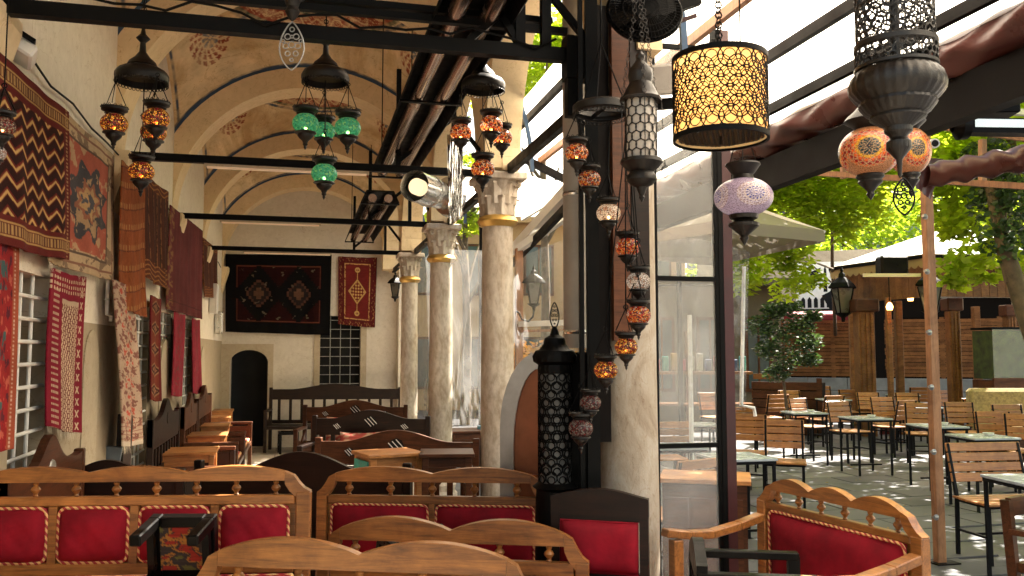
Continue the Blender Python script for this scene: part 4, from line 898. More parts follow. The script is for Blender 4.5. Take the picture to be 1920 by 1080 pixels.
MB().tube([(-w2, -.02, -h2), (w2, -.02, -h2), (w2, -.02, h2), (-w2, -.02, h2), (-w2, -.02, -h2)], .005, 6, False).build('piping', M_velvet, o, True); MB().box((0, -.22, .63), (W + .02, .46, .08), None, .03).build('seat_cushion', M_velvet, t, True)
MB().box((0, -.21, .57), (W, .42, .04)).build('seat_frame', M_dark, t)
# black open armchair bottom right
p = at(1308, 1000, 3.3); t = thing('black_armchair', 'black wooden armchair with patterned seat in front of the triple humped bench', 'chair', (p.x, p.y, 0), R_(68)); W = .40
up = [(-W / 2 + W * i / 16, .84 + .055 * math.sin(math.pi * i / 16) ** 1.4) for i in range(17)]; MB().strip([(x, .78) for x, z in up], up, -.02, .02).build('crest_rail', M_black, t)
for k_ in range(4): MB().lathe([(.009, 0), (.013, .03), (.024, .08), (.012, .13), (.018, .18), (.010, .22)], 12, (-.12 + .08 * k_, 0, .56)).build('spindle', M_black, t, True)
for s in (-1, 1):
    MB().box((s * (W / 2 - .015), 0, .40), (.04, .045, .8)).build('post', M_black, t); MB().box((s * (W / 2 - .015), -.38, .40), (.04, .045, .80)).build('leg', M_black, t)
    MB().box((s * (W / 2 - .015), -.19, .80), (.045, .42, .03), None, .004).build('armrest', M_black, t); MB().box((s * (W / 2 - .015), -.19, .70), (.025, .34, .03)).build('side_rail', M_black, t)
MB().box((0, 0, .53), (W - .07, .03, .035)).build('lower_rail', M_black, t); MB().box((0, -.19, .46), (W - .02, .38, .05)).build('seat_frame', M_black, t); MB().box((0, -.19, .51), (W - .08, .34, .07), None, .02).build('seat_cushion', M_seat, t)
# ================================================================ HANGING LAMPS
def holder_mesh(R):
    mb = MB()
    mb.lathe([(R * .60, R * .68), (R * .72, R * .78), (R * .66, R * .86), (R * .84, R * .98), (R * .95, R * 1.02), (R * .95, R * 1.20), (R * 1.02, R * 1.24), (R * .88, R * 1.24), (R * .6, R * .95)], 24)
    for k in range(14):
        a = 2 * math.pi * k / 14; mb.ring((R * .92 * math.cos(a), R * .92 * math.sin(a), R * 1.28), (0, 0, 1), (-math.sin(a), math.cos(a), 0), R * .09, R * .03, 8, 3)
    mf = MB().lathe([(R * .60, -R * .60), (R * .80, -R * .66), (R * .82, -R * .74), (R * .60, -R * .84), (R * .58, -R * .98), (R * .44, -R * 1.15), (R * .24, -R * 1.32), (R * .16, -R * 1.5), (R * .20, -R * 1.6), (R * .10, -R * 1.72), (R * .11, -R * 1.85), (R * .001, -R * 2.05)], 24, flute=12, fa=.02)
    return mf.mesh('lamp_holder', M_bronze2, True), mb.mesh('crown_ring', M_bronze2, True)
M_bronze2 = simple('dark_bronze', (.008, .006, .0045), .45, .3, .5, 30, .3)
_h, _cr = holder_mesh(.1)
def globe_mesh(m):
    return MB().lathe([(.1 * math.cos(a) if abs(a) < 1.5 else .001, .082 * math.sin(a)) for a in np.linspace(-1.0, 1.05, 22)], 36).mesh('globe', m, True)
_g = {k: globe_mesh(m) for k, m in (('amber', M_amber), ('green', M_green), ('orange', M_orange), ('lace', M_lace), ('red', M_redm), ('dim', M_dim))}
_b = MB().lathe([(.001, -.012), (.009, -.008), (.012, 0), (.009, .008), (.001, .012)], 12).mesh('bulb', M_bulb, True)
def lamp(parent, loc, R, kind, ztop, lit=True, chain_off=None, rods=True):
    s = R / .1; o = link('lamp_holder', _h, parent); o.location = loc; o.scale = (s, s, s)
    g = link('globe', _g[kind], o); link('crown_ring', _cr, o)
    if lit: b = link('bulb', _b, o); b.location = (0, 0, -.035)
    mb = MB(); x, y, z = loc; hx, hy = chain_off if chain_off else (x, y); zt = min(ztop, z + R * 3.3)
    for k in range(3):
        a = 2 * math.pi * k / 3 + .5; mb.tube([(x + R * .88 * math.cos(a), y + R * .88 * math.sin(a), z + R * 1.4), (x, y, zt)], .0022, 5)
    mb.ring((x, y, zt + .006), (1, 0, 0), (0, 0, 1), .009, .0025, 10, 4)
    if ztop > zt + .02: mb.tube([(x, y, zt), (hx, hy, ztop)], .0028, 5)
    mb.build('chain', M_iron, parent)
def cap_mesh(R):
    return MB().lathe([(R * .96, -R * .14), (R * 1.0, 0), (R * .99, R * .14), (R * .90, R * .30), (R * .70, R * .42), (R * .50, R * .46), (R * .56, R * .52), (R * .48, R * .68), (R * .28, R * .86), (R * .13, R * 1.08), (R * .10, R * 1.45), (R * .26, R * 1.62), (R * .10, R * 1.8), (R * .05, R * 2.1)], 36, flute=18, fa=.012).lathe([(R * .93, -R * .13), (R * .92, R * .12), (R * .6, R * .38), (R * .05, R * .42)], 24)
def chandelier(label, px, py, d, capw, kind, lamps, ztop):
    c = at(px, py, d); t = thing('mosaic_chandelier', label, 'chandelier', c, 0, 'Turkish mosaic chandeliers'); R = capw / 2 / FPX * d
    mb = cap_mesh(R)
    for k in range(40):
        a = 2 * math.pi * k / 40; mb.ring((R * .97 * math.cos(a), R * .97 * math.sin(a), -R * .17), (0, 0, 1), (-math.sin(a), math.cos(a), 0), R * .06, R * .018, 8, 3)
    mb.build('bell_cap', M_bronze2, t, True)
    mb = MB(); z = R * 2.0; k = 0; zt = ztop - c.z; mb.tube([(0, 0, R * 1.9), (0, 0, zt)], .004, 6)
    while z < min(zt, R * 2 + 1.0): mb.ring((0, 0, z), (0, 0, 1), (1, 0, 0) if k % 2 else (0, 1, 0), .011, .003, 8, 4); z += .02; k += 1
    mb.build('suspension_chain', M_iron, t)
    for (lx, ly, dd, gw, lit) in lamps:
        q = at(lx, ly, d + dd) - c; r = gw / 2 / FPX * (d + dd)
        off = Vector((q.x, q.y)); 
        if off.length > R * .85: off = off.normalized() * R * .85
        lamp(t, tuple(q), r, kind, -R * .05, lit, (off.x, off.y))
    return t
chandelier('chandelier of amber and red mosaic globes, leftmost of the three under bell caps', 266, 148, 4.1, 98, 'amber', [(214, 232, -.02, 50, True), (293, 222, -.10, 50, True), (288, 248, .14, 48, True), (265, 322, 0, 48, True)], 4.75)
chandelier('chandelier of green mosaic globes under a dark bell cap', 610, 148, 4.25, 90, 'green', [(573, 232, .0, 50, True), (652, 240, .0, 50, True), (607, 246, .14, 44, True), (608, 326, 0, 49, True)], 4.6)
chandelier('chandelier of orange mosaic globes under a bell cap, beside the first column', 906, 163, 4.45, 85, 'orange', [(864, 249, .0, 42, True), (921, 235, -.08, 44, True), (941, 258, .1, 40, True), (905, 317, 0, 45, True)], 3.9)
# spiral chandelier near the pillar
dS = 3.42
c = at(1128, 215, dS); t = thing('spiral_chandelier', 'spiral of ten small mosaic lanterns hanging in front of the stone pillar', 'chandelier', c)
mb = MB().lathe([(.105, 0), (.118, .01), (.118, .035), (.105, .045), (.10, .02)], 40)
for k in range(48):
    a = 2 * math.pi * k / 48; mb.ring((.118 * math.cos(a), .118 * math.sin(a), -.005), (0, 0, 1), (-math.sin(a), math.cos(a), 0), .007, .002, 8, 3)
mb.bar((-.11, 0, .02), (.11, 0, .02), .012); mb.bar((0, -.11, .02), (0, .11, .02), .012); mb.build('ring_plate', M_bronze2, t, True)
mb = MB()
for a in (0, 2.1, 4.2): mb.tube([(.11 * math.cos(a), .11 * math.sin(a), .04), (0, -.0, .30)], .003, 5)
mb.tube([(0, 0, .30), (0, 0, 1.1)], .004, 6); mb.build('suspension_chain', M_iron, t)
for i, (lx, ly, gw, kind, lit) in enumerate([(1081, 287, 40, 'orange', True), (1105, 337, 40, 'orange', False), (1141, 400, 42, 'lace', True), (1177, 464, 42, 'red', False), (1197, 528, 40, 'lace', False), (1197, 591, 40, 'red', False), (1174, 650, 38, 'amber', True), (1136, 694, 40, 'amber', True), (1107, 755, 36, 'dim', False), (1089, 803, 42, 'dim', False)]):
    q = at(lx, ly, dS + .08 * math.sin(i * .9)) - c; o2 = Vector((q.x, q.y)); o2 = o2.normalized() * .11
    lamp(t, tuple(q), gw * 1.12 / 2 / FPX * dS, kind, 0.0, lit, (o2.x, o2.y))
# openwork ornament (leaf shaped)
def leaf_ornament(mb, c, w, h, r, ax=(1, 0, 0)):
    c = Vector(c); ax = Vector(ax).normalized(); up = Vector((0, 0, 1))
    def P(u, v): return c + ax * (u * w / 2) + up * (v * h / 2)
    def outline(s): return [P(s * .98 * math.sin(math.pi * f) ** .75 * (1 - .25 * f), 1 - 2 * (1 - f)) for f in np.linspace(0, 1, 19)]
    mb.tube(outline(1), r, 5); mb.tube(outline(-1), r, 5)
    for (u, v, a, b) in ((0, .05, .22, .28), (.42, .0, .2, .2), (-.42, .0, .2, .2), (.3, .38, .2, .18), (-.3, .38, .2, .18), (0, .68, .16, .18), (.28, -.32, .18, .2), (-.28, -.32, .18, .2), (0, -.58, .12, .22), (.62, .2, .12, .16), (-.62, .2, .12, .16), (0, .38, .1, .1)):
        mb.ring(P(u, v), ax, up, a * w / 2 * 1.0, r * .8, 14, 4)
t = thing('hanging_ornament', 'silver openwork leaf pendant at the top left of the truss', 'ornament', at(547, 86, 3.35)); mb = MB(); leaf_ornament(mb, (0, 0, 0), .115, .20, .0032, RH); mb.build('openwork_leaf', M_silver, t)
MB().lathe([(.001, .10), (.012, .11), (.03, .14), (.022, .16), (.035, .19), (.05, .20), (.05, .22), (.015, .25), (.004, .9)], 20).build('lamp_base', M_bronze2, t, True)
# small lantern at the left frame edge
p = at(5, 235, 3.1); t = thing('mosaic_lantern', 'dark lantern cut by the left edge before the zigzag rug', 'lantern', p); lamp(t, (0, 0, -.005), .045, 'dim', .9, True); lamp(t, (-.03, .02, -.1), .04, 'lace', .3, False)

# tall openwork cylinder lantern
def ring_lattice(R, z0, z1, n, r, tr, rows=None):
    """overlapping rings wrapped round a cylinder"""
    mb = MB(); pitch = 2 * math.pi * R / n; dz = pitch * .866; rows = rows or int((z1 - z0) / dz); dz = (z1 - z0 - 2 * r) / max(1, rows - 1)
    for j in range(rows):
        for i in range(n):
            a0 = (i + .5 * (j % 2)) * 2 * math.pi / n; zc = z0 + r + j * dz; pts = []
            for k in range(16):
                b = 2 * math.pi * k / 16; aa = a0 + r * math.cos(b) / R; pts.append((R * math.cos(aa), R * math.sin(aa), zc + r * math.sin(b)))
            pts.append(pts[0]); mb.tube(pts, tr, 4, False)
    return mb
c = at(1202, 240, 3.0); R = .056; t = thing('cylinder_lantern', 'tall pierced metal cylinder lantern hung on chains below the fan', 'lantern', c)
ring_lattice(R, -.12, .10, 11, .018, .0022).build('pierced_cylinder', M_bronze, t)
MB().lathe([(R * .93, -.12), (R * .93, .10)], 32).build('milky_lining', M_milk, t, True)
MB().lathe([(R * 1.0, .10), (R * 1.30, .095), (R * 1.34, .105), (R * 1.1, .12), (R * .85, .15), (R * .7, .165), (R * .8, .19), (R * .72, .215), (R * .4, .235), (R * .25, .25), (R * .3, .265), (R * .1, .28)], 32, flute=14, fa=.02).build('domed_top', M_bronze, t, True)
MB().lathe([(R * 1.3, -.115), (R * 1.34, -.128), (R * .95, -.15), (R * .75, -.16), (R * .95, -.175), (R * .95, -.19), (R * .7, -.205), (R * .35, -.215), (R * .25, -.23), (R * .14, -.245), (R * .2, -.25), (R * .001, -.27)], 32, flute=14, fa=.02).build('base_finial', M_bronze2, t, True)
mb = MB()
for a in (.3, 2.4, 4.5):
    x, y = R * 1.3 * math.cos(a), R * 1.3 * math.sin(a); L = Vector((x, y, .10)); T = Vector((0, 0, .56)); k = 0; n = 26
    for q in range(n): f = q / n; pt = L.lerp(T, f); mb.ring(pt, (0, 0, 1), (1, 0, 0) if q % 2 else (0, 1, 0), .008, .0014, 8, 4)
    mb.tube([(x, y, .1), (x, y, -.12)], .002, 5)
mb.tube([(0, 0, .56), (0, 0, .75)], .004, 6); mb.build('chain', M_bronze, t)
mb = MB(); leaf_ornament(mb, (.09, -.0, -.15), .03, .05, .0015, RH); mb.tube([(.09, 0, -.125), (.08, 0, .1)], .0015, 4); mb.build('small_pendant', M_bronze, t)
# drum lamp
dD = 2.55; c = at(1350, 186, dD); R = 175 / 2 / FPX * dD; Hh = 152 / FPX * dD; t = thing('drum_lamp', 'drum lamp with warm yellow shade in a black star lattice', 'lamp', c)
ring_lattice(R * 1.012, -Hh / 2, Hh / 2, 17, .0335, .0022, 7).build('star_lattice', M_iron, t); ring_lattice(R * 1.01, -Hh / 2 + .012, Hh / 2 - .012, 17, .0175, .0018, 7).build('star_lattice', M_iron, t)
MB().lathe([(R * .985, -Hh / 2), (R * .985, Hh / 2)], 64).build('cloth_shade', M_shade, t, True)
for z in (-Hh / 2, Hh / 2): MB().lathe([(R * .97, z - .008), (R * 1.03, z - .008), (R * 1.03, z + .008), (R * .97, z + .008)], 64).build('rim', M_iron, t)
mb = MB()
for k in range(3): a = k * 2.094; mb.bar((R * math.cos(a), R * math.sin(a), Hh / 2), (0, 0, Hh / 2 + .02), .006)
for q in range(16): mb.ring((0, 0, Hh / 2 + .03 + q * .016), (0, 0, 1), (1, 0, 0) if q % 2 else (0, 1, 0), .011, .0025, 8, 4)
mb.tube([(0, 0, Hh / 2 + .27), (0, 0, 1.0)], .004, 6); mb.tube([(0, 0, -Hh / 2 + .03), (0, 0, -Hh / 2 - .02)], .004, 6); mb.build('suspension_chain', M_iron, t)
MB().lathe([(.001, -.05), (.03, -.03), (.04, 0), (.03, .03), (.012, .06), (.012, .1)], 16).build('bulb', emit('warm_bulb', (1, .62, .25), 5), t, True)
# diffuser at the bottom
MB().lathe([(.001, -Hh / 2 + .012), (R * .97, -Hh / 2 + .012)], 48).build('bottom_diffuser', M_shade, t); mb = MB()
for i in range(-9, 10):
    for j in range(-9, 10):
        x, y = (i + .5 * (j % 2)) * .017, j * .0147
        if x * x + y * y < (R * .95) ** 2: mb.ring((x, y, -Hh / 2 + .008), (1, 0, 0), (0, 1, 0), .0095, .0028, 10, 3)
mb.build('bottom_mesh', M_bronze, t)
# big brass lantern
dB = 2.15; c = at(1680, 120, dB); R = 70 / FPX * dB; t = thing('brass_lantern', 'very large pierced brass lantern filling the top right', 'lantern', c)
z0 = -.005; ring_lattice(R, z0 + .05, z0 + .36, 20, .0165, .0022).build('pierced_cylinder', M_bronze, t); ring_lattice(R * 1.0, z0 + .05, z0 + .36, 20, .008, .0020).build('pierced_cylinder', M_bronze, t)
ring_lattice(R * 1.04, -.015, .04, 30, .010, .0025, 3).build('pierced_collar', M_bronze, t)
MB().lathe([(R * 1.02, .035), (R * 1.08, .04), (R * 1.08, .052), (R * 1.02, .056)], 48).build('collar_band', M_bronze, t, True); MB().lathe([(R * 1.02, -.018), (R * 1.08, -.016), (R * 1.08, -.008), (R * 1.02, -.006)], 48).build('collar_band', M_bronze, t, True)
K = R
MB().lathe([(K * 1.02, -.018), (K * 1.18, -.035), (K * 1.25, -.055), (K * 1.22, -.075), (K * 1.08, -.092), (K * .98, -.10), (K * 1.0, -.108), (K * .82, -.13), (K * .70, -.136), (K * .72, -.143), (K * .46, -.16), (K * .36, -.166), (K * .36, -.178), (K * .24, -.188), (K * .22, -.194), (K * .32, -.204), (K * .32, -.222), (K * .2, -.236), (K * .08, -.25), (K * .05, -.29), (K * .001, -.30)], 96, flute=28, fa=.014).build('gadrooned_base', M_bronze, t, True)
mb = MB(); leaf_ornament(mb, (.01, 0, -.345), .062, .095, .0028, RH); mb.build('openwork_leaf', M_iron, t)
MB().lathe([(.012, -.0), (.012, .6)], 12).build('inner_stem', M_bronze, t)
# medallion globes
def medal_cols(D, pal):
    n = len(D); C = np.tile(c_(*pal['base']), (n, 1)); best = np.full(n, 9.0); ang = np.zeros(n)
    for k in range(4):
        a = 2 * math.pi * k / 4 + pal.get('rot', 0); ct = np.array([math.cos(a), math.sin(a), .0]); e1 = np.array([-math.sin(a), math.cos(a), 0]); d = np.arccos(np.clip(D @ ct, -1, 1)); g = d < best; best[g] = d[g]; ang[g] = np.arctan2(D[g, 2], D[g] @ e1)
    for (r0, r1, colr, kk, th) in pal['rings']:
        m_ = (best >= r0) & (best < r1); C[m_] = colr; tri = np.abs(((ang * kk / (2 * math.pi) + (best - r0) * pal.get('tw', 6)) % 1) - .5) * 2; tri2 = np.abs(((ang * kk / (2 * math.pi) - (best - r0) * pal.get('tw', 6)) % 1) - .5) * 2
        C[m_ & ((tri < th) | (tri2 < th))] = pal['line']
    return C
def medal_globe(name_parent, loc, Rx, Rz, pal):
    nu, nv = 200, 110; u, v = np.meshgrid(np.linspace(0, 2 * math.pi, nu), np.linspace(-1.25, 1.3, nv)); U, V = u.ravel(), v.ravel(); D = np.stack([np.cos(V) * np.cos(U), np.cos(V) * np.sin(U), np.sin(V)], 1)
    P = D * np.array([Rx, Rx, Rz]); C = medal_cols(D, pal); o = link('mosaic_globe', npmesh('mosaic_globe', P, gridF(nu, nv), M_globe, C), name_parent); o.location = loc; return o
PR = {'base': (.42, .20, .09), 'line': (.50, .30, .14), 'rot': .0, 'tw': 5, 'rings': [(0, .07, (.01, .01, .02), 8, .05), (.07, .36, (.02, .05, .05), 12, .20), (.36, .46, (.80, .42, .03), 14, .1), (.46, .60, (.85, .14, .02), 16, .22), (.60, .76, (.35, .02, .015), 18, .25), (.76, .84, (.75, .15, .03), 22, .3)]}
PB = {'base': (.44, .36, .48), 'line': (.70, .62, .66), 'rot': .35, 'tw': 4, 'rings': [(0, .06, (.7, .6, .6), 6, .1), (.06, .34, (.02, .03, .28), 14, .40), (.34, .42, (.65, .55, .5), 14, .1), (.42, .52, (.30, .22, .35), 20, .35), (.52, .64, (.4, .25, .20), 24, .4)]}
for (px, py, d, gw, gh, rot, lb) in ((1630, 285, 3.0, 112, 96, -.1, 'large red orange mosaic globe behind the big brass lantern'), (1706, 284, 3.35, 76, 92, .9, 'second red mosaic globe half hidden by the brass lantern tip')):
    c = at(px, py, d); Rx = gw / 2 / FPX * d; Rz = gh / 2 / FPX * d; t = thing('mosaic_pendant', lb, 'pendant', c, 0, 'mosaic globe pendants'); P2 = dict(PR); P2['rot'] = math.atan2(-c.y, -c.x) + rot * .4 + .05; medal_globe(t, (0, 0, 0), Rx, Rz, P2)
    s = Rx; MB().lathe([(s * .42, -Rz * .88), (s * .46, -Rz * 1.0), (s * .36, -Rz * 1.12), (s * .40, -Rz * 1.22), (s * .2, -Rz * 1.45), (s * .1, -Rz * 1.6), (s * .14, -Rz * 1.7), (s * .001, -Rz * 1.95)], 24).build('base_finial', M_bronze2, t, True)
    MB().lathe([(s * .42, Rz * .9), (s * .5, Rz * 1.0), (s * .75, Rz * 1.2), (s * .8, Rz * 1.25), (s * .7, Rz * 1.4), (s * .5, Rz * 1.6), (s * .2, Rz * 2.0), (s * .02, Rz * 2.2)], 24).build('crown', M_bronze2, t, True)
    MB().tube([(0, 0, Rz * 2), (0, 0, 1.0)], .004, 6).build('suspension_chain', M_iron, t)
c = at(1394, 370, 3.0); Rx = 55 / FPX * 3.0; Rz = 37 / FPX * 3.0; t = thing('mosaic_pendant', 'lilac and blue mosaic globe pendant beside the dark red post', 'pendant', c, 0, 'mosaic globe pendants'); P2 = dict(PB); P2['rot'] = math.atan2(-c.y, -c.x) + .42; medal_globe(t, (0, 0, 0), Rx, Rz, P2); s = Rx
MB().lathe([(s * .5, -Rz * .9), (s * .46, -Rz * 1.1), (s * .30, -Rz * 1.2), (s * .52, -Rz * 1.35), (s * .50, -Rz * 1.5), (s * .30, -Rz * 1.75), (s * .12, -Rz * 2.0), (s * .16, -Rz * 2.1), (s * .001, -Rz * 2.5)], 28, flute=12, fa=.03).build('base_finial', M_bronze2, t, True)
MB().lathe([(s * .38, Rz * .92), (s * .34, Rz * 1.15), (s * .40, Rz * 1.25), (s * .56, Rz * 1.6), (s * .60, Rz * 1.66), (s * .58, Rz * 1.75), (s * .3, Rz * 1.6)], 28).build('crown', M_bronze2, t, True)
mb = MB()
for a in (0, 2.1, 4.2): mb.tube([(s * .56 * math.cos(a), s * .56 * math.sin(a), Rz * 1.7), (0, 0, .28)], .002, 5)
mb.tube([(0, 0, .28), (0, 0, 1.1)], .003, 5); mb.build('suspension_chain', M_iron, t)
# tall standing metal lantern
dT = 3.95; bx = at(1040, 660, dT); t = thing('floor_lantern', 'tall grey pierced metal lantern standing beside the copper stove', 'lantern', (bx.x, bx.y, 0)); R = 30 / FPX * dT
zz = lambda py: at(1040, py, dT).z
ring_lattice(R * 1.02, zz(903), zz(700), 9, R * .36, .0035, 13).build('pierced_body', M_iron, t); ring_lattice(R * 1.02, zz(903), zz(700), 9, R * .22, .003, 13).build('pierced_body', M_iron, t)
MB().lathe([(R * .96, zz(905)), (R * .96, zz(690))], 32).build('grey_lining', simple('grey_lining', (.10, .096, .09), .6, .2, .3, 9, .05), t, True)
MB().lathe([(R * 1.02, zz(700)), (R * 1.05, zz(690)), (R * 1.02, zz(684)), (R * 1.32, zz(678)), (R * 1.38, zz(668)), (R * 1.2, zz(658)), (R * .95, zz(655)), (R * .70, zz(645)), (R * .62, zz(634)), (R * .3, zz(628)), (R * .22, zz(620)), (R * .12, zz(612))], 48, flute=20, fa=.025).build('domed_top', M_iron, t, True)
MB().lathe([(R * 1.7, 0), (R * 1.7, .06), (R * 1.3, .12), (R * 1.2, zz(930)), (R * 1.15, zz(918)), (R * 1.4, zz(912)), (R * 1.05, zz(903))], 40).build('base', M_iron, t, True)
mb = MB(); leaf_ornament(mb, (0, 0, zz(592)), .048, .125, .0032, RH); mb.build('openwork_finial', M_iron, t)

# ================================================================ COPPER STOVE, DUCTS, PILLAR AREA
p = at(1012, 660, 4.75); t = thing('copper_stove', 'arched copper stove hood with grey metal rim behind the tall lantern', 'stove', (p.x, p.y, 0), -.35)
W, H = .44, 1.60; an = np.linspace(math.pi, 0, 17); arc = [(-W / 2, 0.0)] + [(W / 2 * math.cos(a), H - .42 + .42 * math.sin(a)) for a in an] + [(W / 2, 0.0)]
inner = [(x * .66, z - (.09 if z > .1 else 0)) for x, z in arc]
MB().strip(inner, arc, -.02, .5).build('arched_rim', simple('dull_grey_metal', (.30, .27, .25), .35, .7, .3, 4, .1), t, True)
MB().add([(x, .02, z) for x, z in inner], [tuple(range(len(inner)))]).build('copper_front', M_copper, t)
MB().box((0, -.005, .92), (W * .66, .03, .02)).build('seam_band', M_copper, t); MB().box((0, -.0, .45), (.24, .03, .5), None, .01).build('stove_door', M_copper, t)
t = thing('vent_pipe', 'pale grey vertical duct pipe left of the black post', 'pipe', tuple(at(1080, 660, 4.3))[:2] + (0,))
MB().tube([(0, 0, 1.62), (0, 0, 4.4)], .062, 28).build('pipe', simple('painted_duct', (.33, .30, .26), .55, .2, .25, 3, .1), t, True)
for z in (1.7, 2.4, 3.1): MB().lathe([(.063, z - .01), (.067, z), (.063, z + .01)], 28).build('seam_ring', M_galv, t, True)
t = thing('black_cabinet', 'black metal cabinet below the vent pipe', 'cabinet', tuple(at(1092, 660, 4.12))[:2] + (0,), -.24); MB().box((0, 0, .80), (.25, .2, 1.60), None, .006).build('body', M_beam, t); MB().box((-.02, -.105, .7), (.18, .008, 1.2)).build('door', M_black, t)
t = thing('black_post', 'black steel post in front of the vent pipe', 'post', tuple(at(1112, 660, 3.8))[:2] + (0,), -.24); MB().box((0, 0, 2.2), (.055, .05, 4.4)).build('shaft', M_iron, t); MB().box((-.05, 0, 2.3), (.02, .05, 3.0)).build('cable_duct', M_iron, t)
# steel channel + wire clutter on the pillar head
t = thing('wall_fan', 'black wall fan at the top centre above the cylinder lantern', 'fan', at(1208, 22, 3.45), -YAW)
t.scale = (.78, .78, .78); ax1, ax2 = (1, 0, 0), (0, .35, .94); mb = MB()
for r_, y_ in ((.205, 0), (.19, -.03), (.16, -.045), (.12, -.055), (.07, -.06), (.19, .04), (.15, .06), (.1, .07)): mb.ring((0, y_, 0), ax1, ax2, r_, .0022, 40, 4)
for k in range(56):
    a = 2 * math.pi * k / 56; dv = Vector(ax1) * math.cos(a) + Vector(ax2) * math.sin(a); mb.tube([dv * .05 + Vector((0, -.06, 0)), dv * .12 + Vector((0, -.055, 0)), dv * .19 + Vector((0, -.03, 0)), dv * .205, dv * .18 + Vector((0, .045, 0)), dv * .08 + Vector((0, .07, 0))], .0016, 4, False)
mb.build('cage', M_iron, t)
mb = MB().lathe([(.001, .075), (.10, .07), (.16, .055), (.195, .03), (.207, .0), (.20, -.01)], 40); mb.v = [(x, z, y) for x, y, z in mb.v]; mb.v = [tuple(Vector(ax1) * a + Vector(ax2) * c + Vector((0, b, 0))) for a, b, c in mb.v]; mb.build('shroud', M_black, t, True)
for k in range(4):
    a = k * math.pi / 2 + .4; dv = Vector(ax1) * math.cos(a) + Vector(ax2) * math.sin(a); pv = Vector(ax2) * math.cos(a) - Vector(ax1) * math.sin(a); n_ = Vector((0, 1, 0))
    MB().add([dv * .03 - pv * .02, dv * .17 - pv * .05 + n_ * .02, dv * .18 + pv * .05 - n_ * .02, dv * .03 + pv * .03 - n_ * .02, dv * .10 - pv * .06 + n_ * .02], [(0, 4, 1, 2, 3)]).build('blade', M_black, t)
mb = MB().lathe([(.001, -.02), (.07, -.01), (.085, .06), (.07, .14), (.03, .16)], 24); mb.v = [(x, z, -y) for x, y, z in mb.v]; mb.build('motor', M_iron, t, True); MB().bar((0, .1, 0), (.32, .12, .12), .05, .06).build('mounting_arm', M_iron, t); MB().bar((.05, .12, -.06), (.3, .1, .02), .02).build('mounting_arm', M_redpaint, t)
p = at(1243, 150, 3.9); t = thing('floodlight', 'grey floodlight fixed beside the drum lamp', 'lamp', p, -.5); MB().box((0, 0, 0), (.11, .09, .14), Matrix.Rotation(.3, 3, 'X'), .01).build('housing', M_milk, t); MB().box((0, .05, -.1), (.2, .03, .05)).build('bracket', M_iron, t); MB().box((0, -.047, 0), (.09, .006, .12), Matrix.Rotation(.3, 3, 'X')).build('glass_front', M_pane, t)
# silver spot in a wrapped duct
p = at(808, 360, 6.1); t = thing('galvanised_duct', 'shiny duct end with round opening between the first and second column capitals', 'duct', p, R_(40)); t.scale = (1.3, 1.3, 1.3)
mb = MB(); mb.tube([(-.19, -.05, .0), (.0, 0, 0)], .085, 28, False); mb.tube([(.0, 0, 0), (.12, .03, 0)], .078, 28, False); mb.build('duct_pipe', M_galv, t, True)
MB().tube([(-.03, -.008, 0), (-.02, -.005, 0)], .09, 28).build('clamp_ring', M_galv, t, True); MB().tube([(-.17, -.045, 0), (-.12, -.03, 0)], .045, 20).build('spot_face', emit('spot_face_glow', (.75, .55, .32), .25), t, True); MB().tube([(-.10, -.028, 0), (-.09, -.02, 0)], .082, 20).build('dark_inside', M_blk, t)
mb = MB().lathe([(.001, .0), (.11, .01), (.12, .04)], 24); mb.v = [(z + .13, y, x) for x, y, z in mb.v]; mb.build('flange', M_galv, t, True)
def crumple(name, label, pts, m, nu=30, nv=30, amp=.03, seed=1, parent=None, cat='sheet', group='plastic sheets of the arcade', freq=6):
    q = [np.array(p_) for p_ in pts]; u, v = np.meshgrid(np.linspace(0, 1, nu), np.linspace(0, 1, nv)); u, v = u.ravel(), v.ravel(); cen = sum(q) / 4
    P = q[0][None] * ((1 - u) * (1 - v))[:, None] + q[1][None] * (u * (1 - v))[:, None] + q[2][None] * (u * v)[:, None] + q[3][None] * ((1 - u) * v)[:, None]
    n_ = np.cross(q[1] - q[0], q[3] - q[0]); n_ /= np.linalg.norm(n_); r = np.random.default_rng(seed); h = 0
    for k in range(6): a, b = r.uniform(-1, 1, 2) * freq * 1.45 ** k; ph = r.uniform(0, 6); h = h + (1 - np.abs(np.sin(u * a + v * b * .6 + ph))) / 1.5 ** k
    P = P + n_[None] * ((h - h.mean()) * amp)[:, None] - cen; o = link(name, npmesh(name, P, gridF(nu, nv), m), parent)
    if parent is None: o.location = cen; tag(o, label, cat, group)
    return o
crumple('plastic_film', 'crumpled silver plastic film wrapped above the shiny duct', [at(838, 250, 6.2), at(868, 260, 6.2), at(868, 410, 6.1), at(842, 420, 6.1)], M_galv, 30, 60, .03, 5, group=None)
crumple('plastic_sheet', 'milky plastic sheet hanging between the second and third columns', [at(782, 492, 10.4), at(812, 470, 9.4), at(812, 790, 9.4), at(780, 775, 10.4)], M_sheet2, 40, 60, .03, 6)
crumple('plastic_sheet', 'milky plastic sheet between the first and second marble columns', [at(846, 468, 9.3), at(912, 470, 8.0), at(912, 800, 8.0), at(846, 800, 9.3)], M_sheet2, 60, 80, .05, 7)
crumple('plastic_sheet', 'clear plastic sheet behind the wall lantern, right of the first column', [at(955, 492, 7.2), at(1078, 438, 6.3), at(1078, 760, 6.3), at(955, 760, 7.2)], M_sheet, 80, 60, .025, 8)
crumple('plastic_sheet', 'clear creased plastic sheet hanging behind the dark red post', [at(1228, 430, 6.4), at(1405, 470, 6.2), at(1398, 770, 6.2), at(1228, 760, 6.4)], M_sheet3, 110, 90, .03, 9, freq=9)
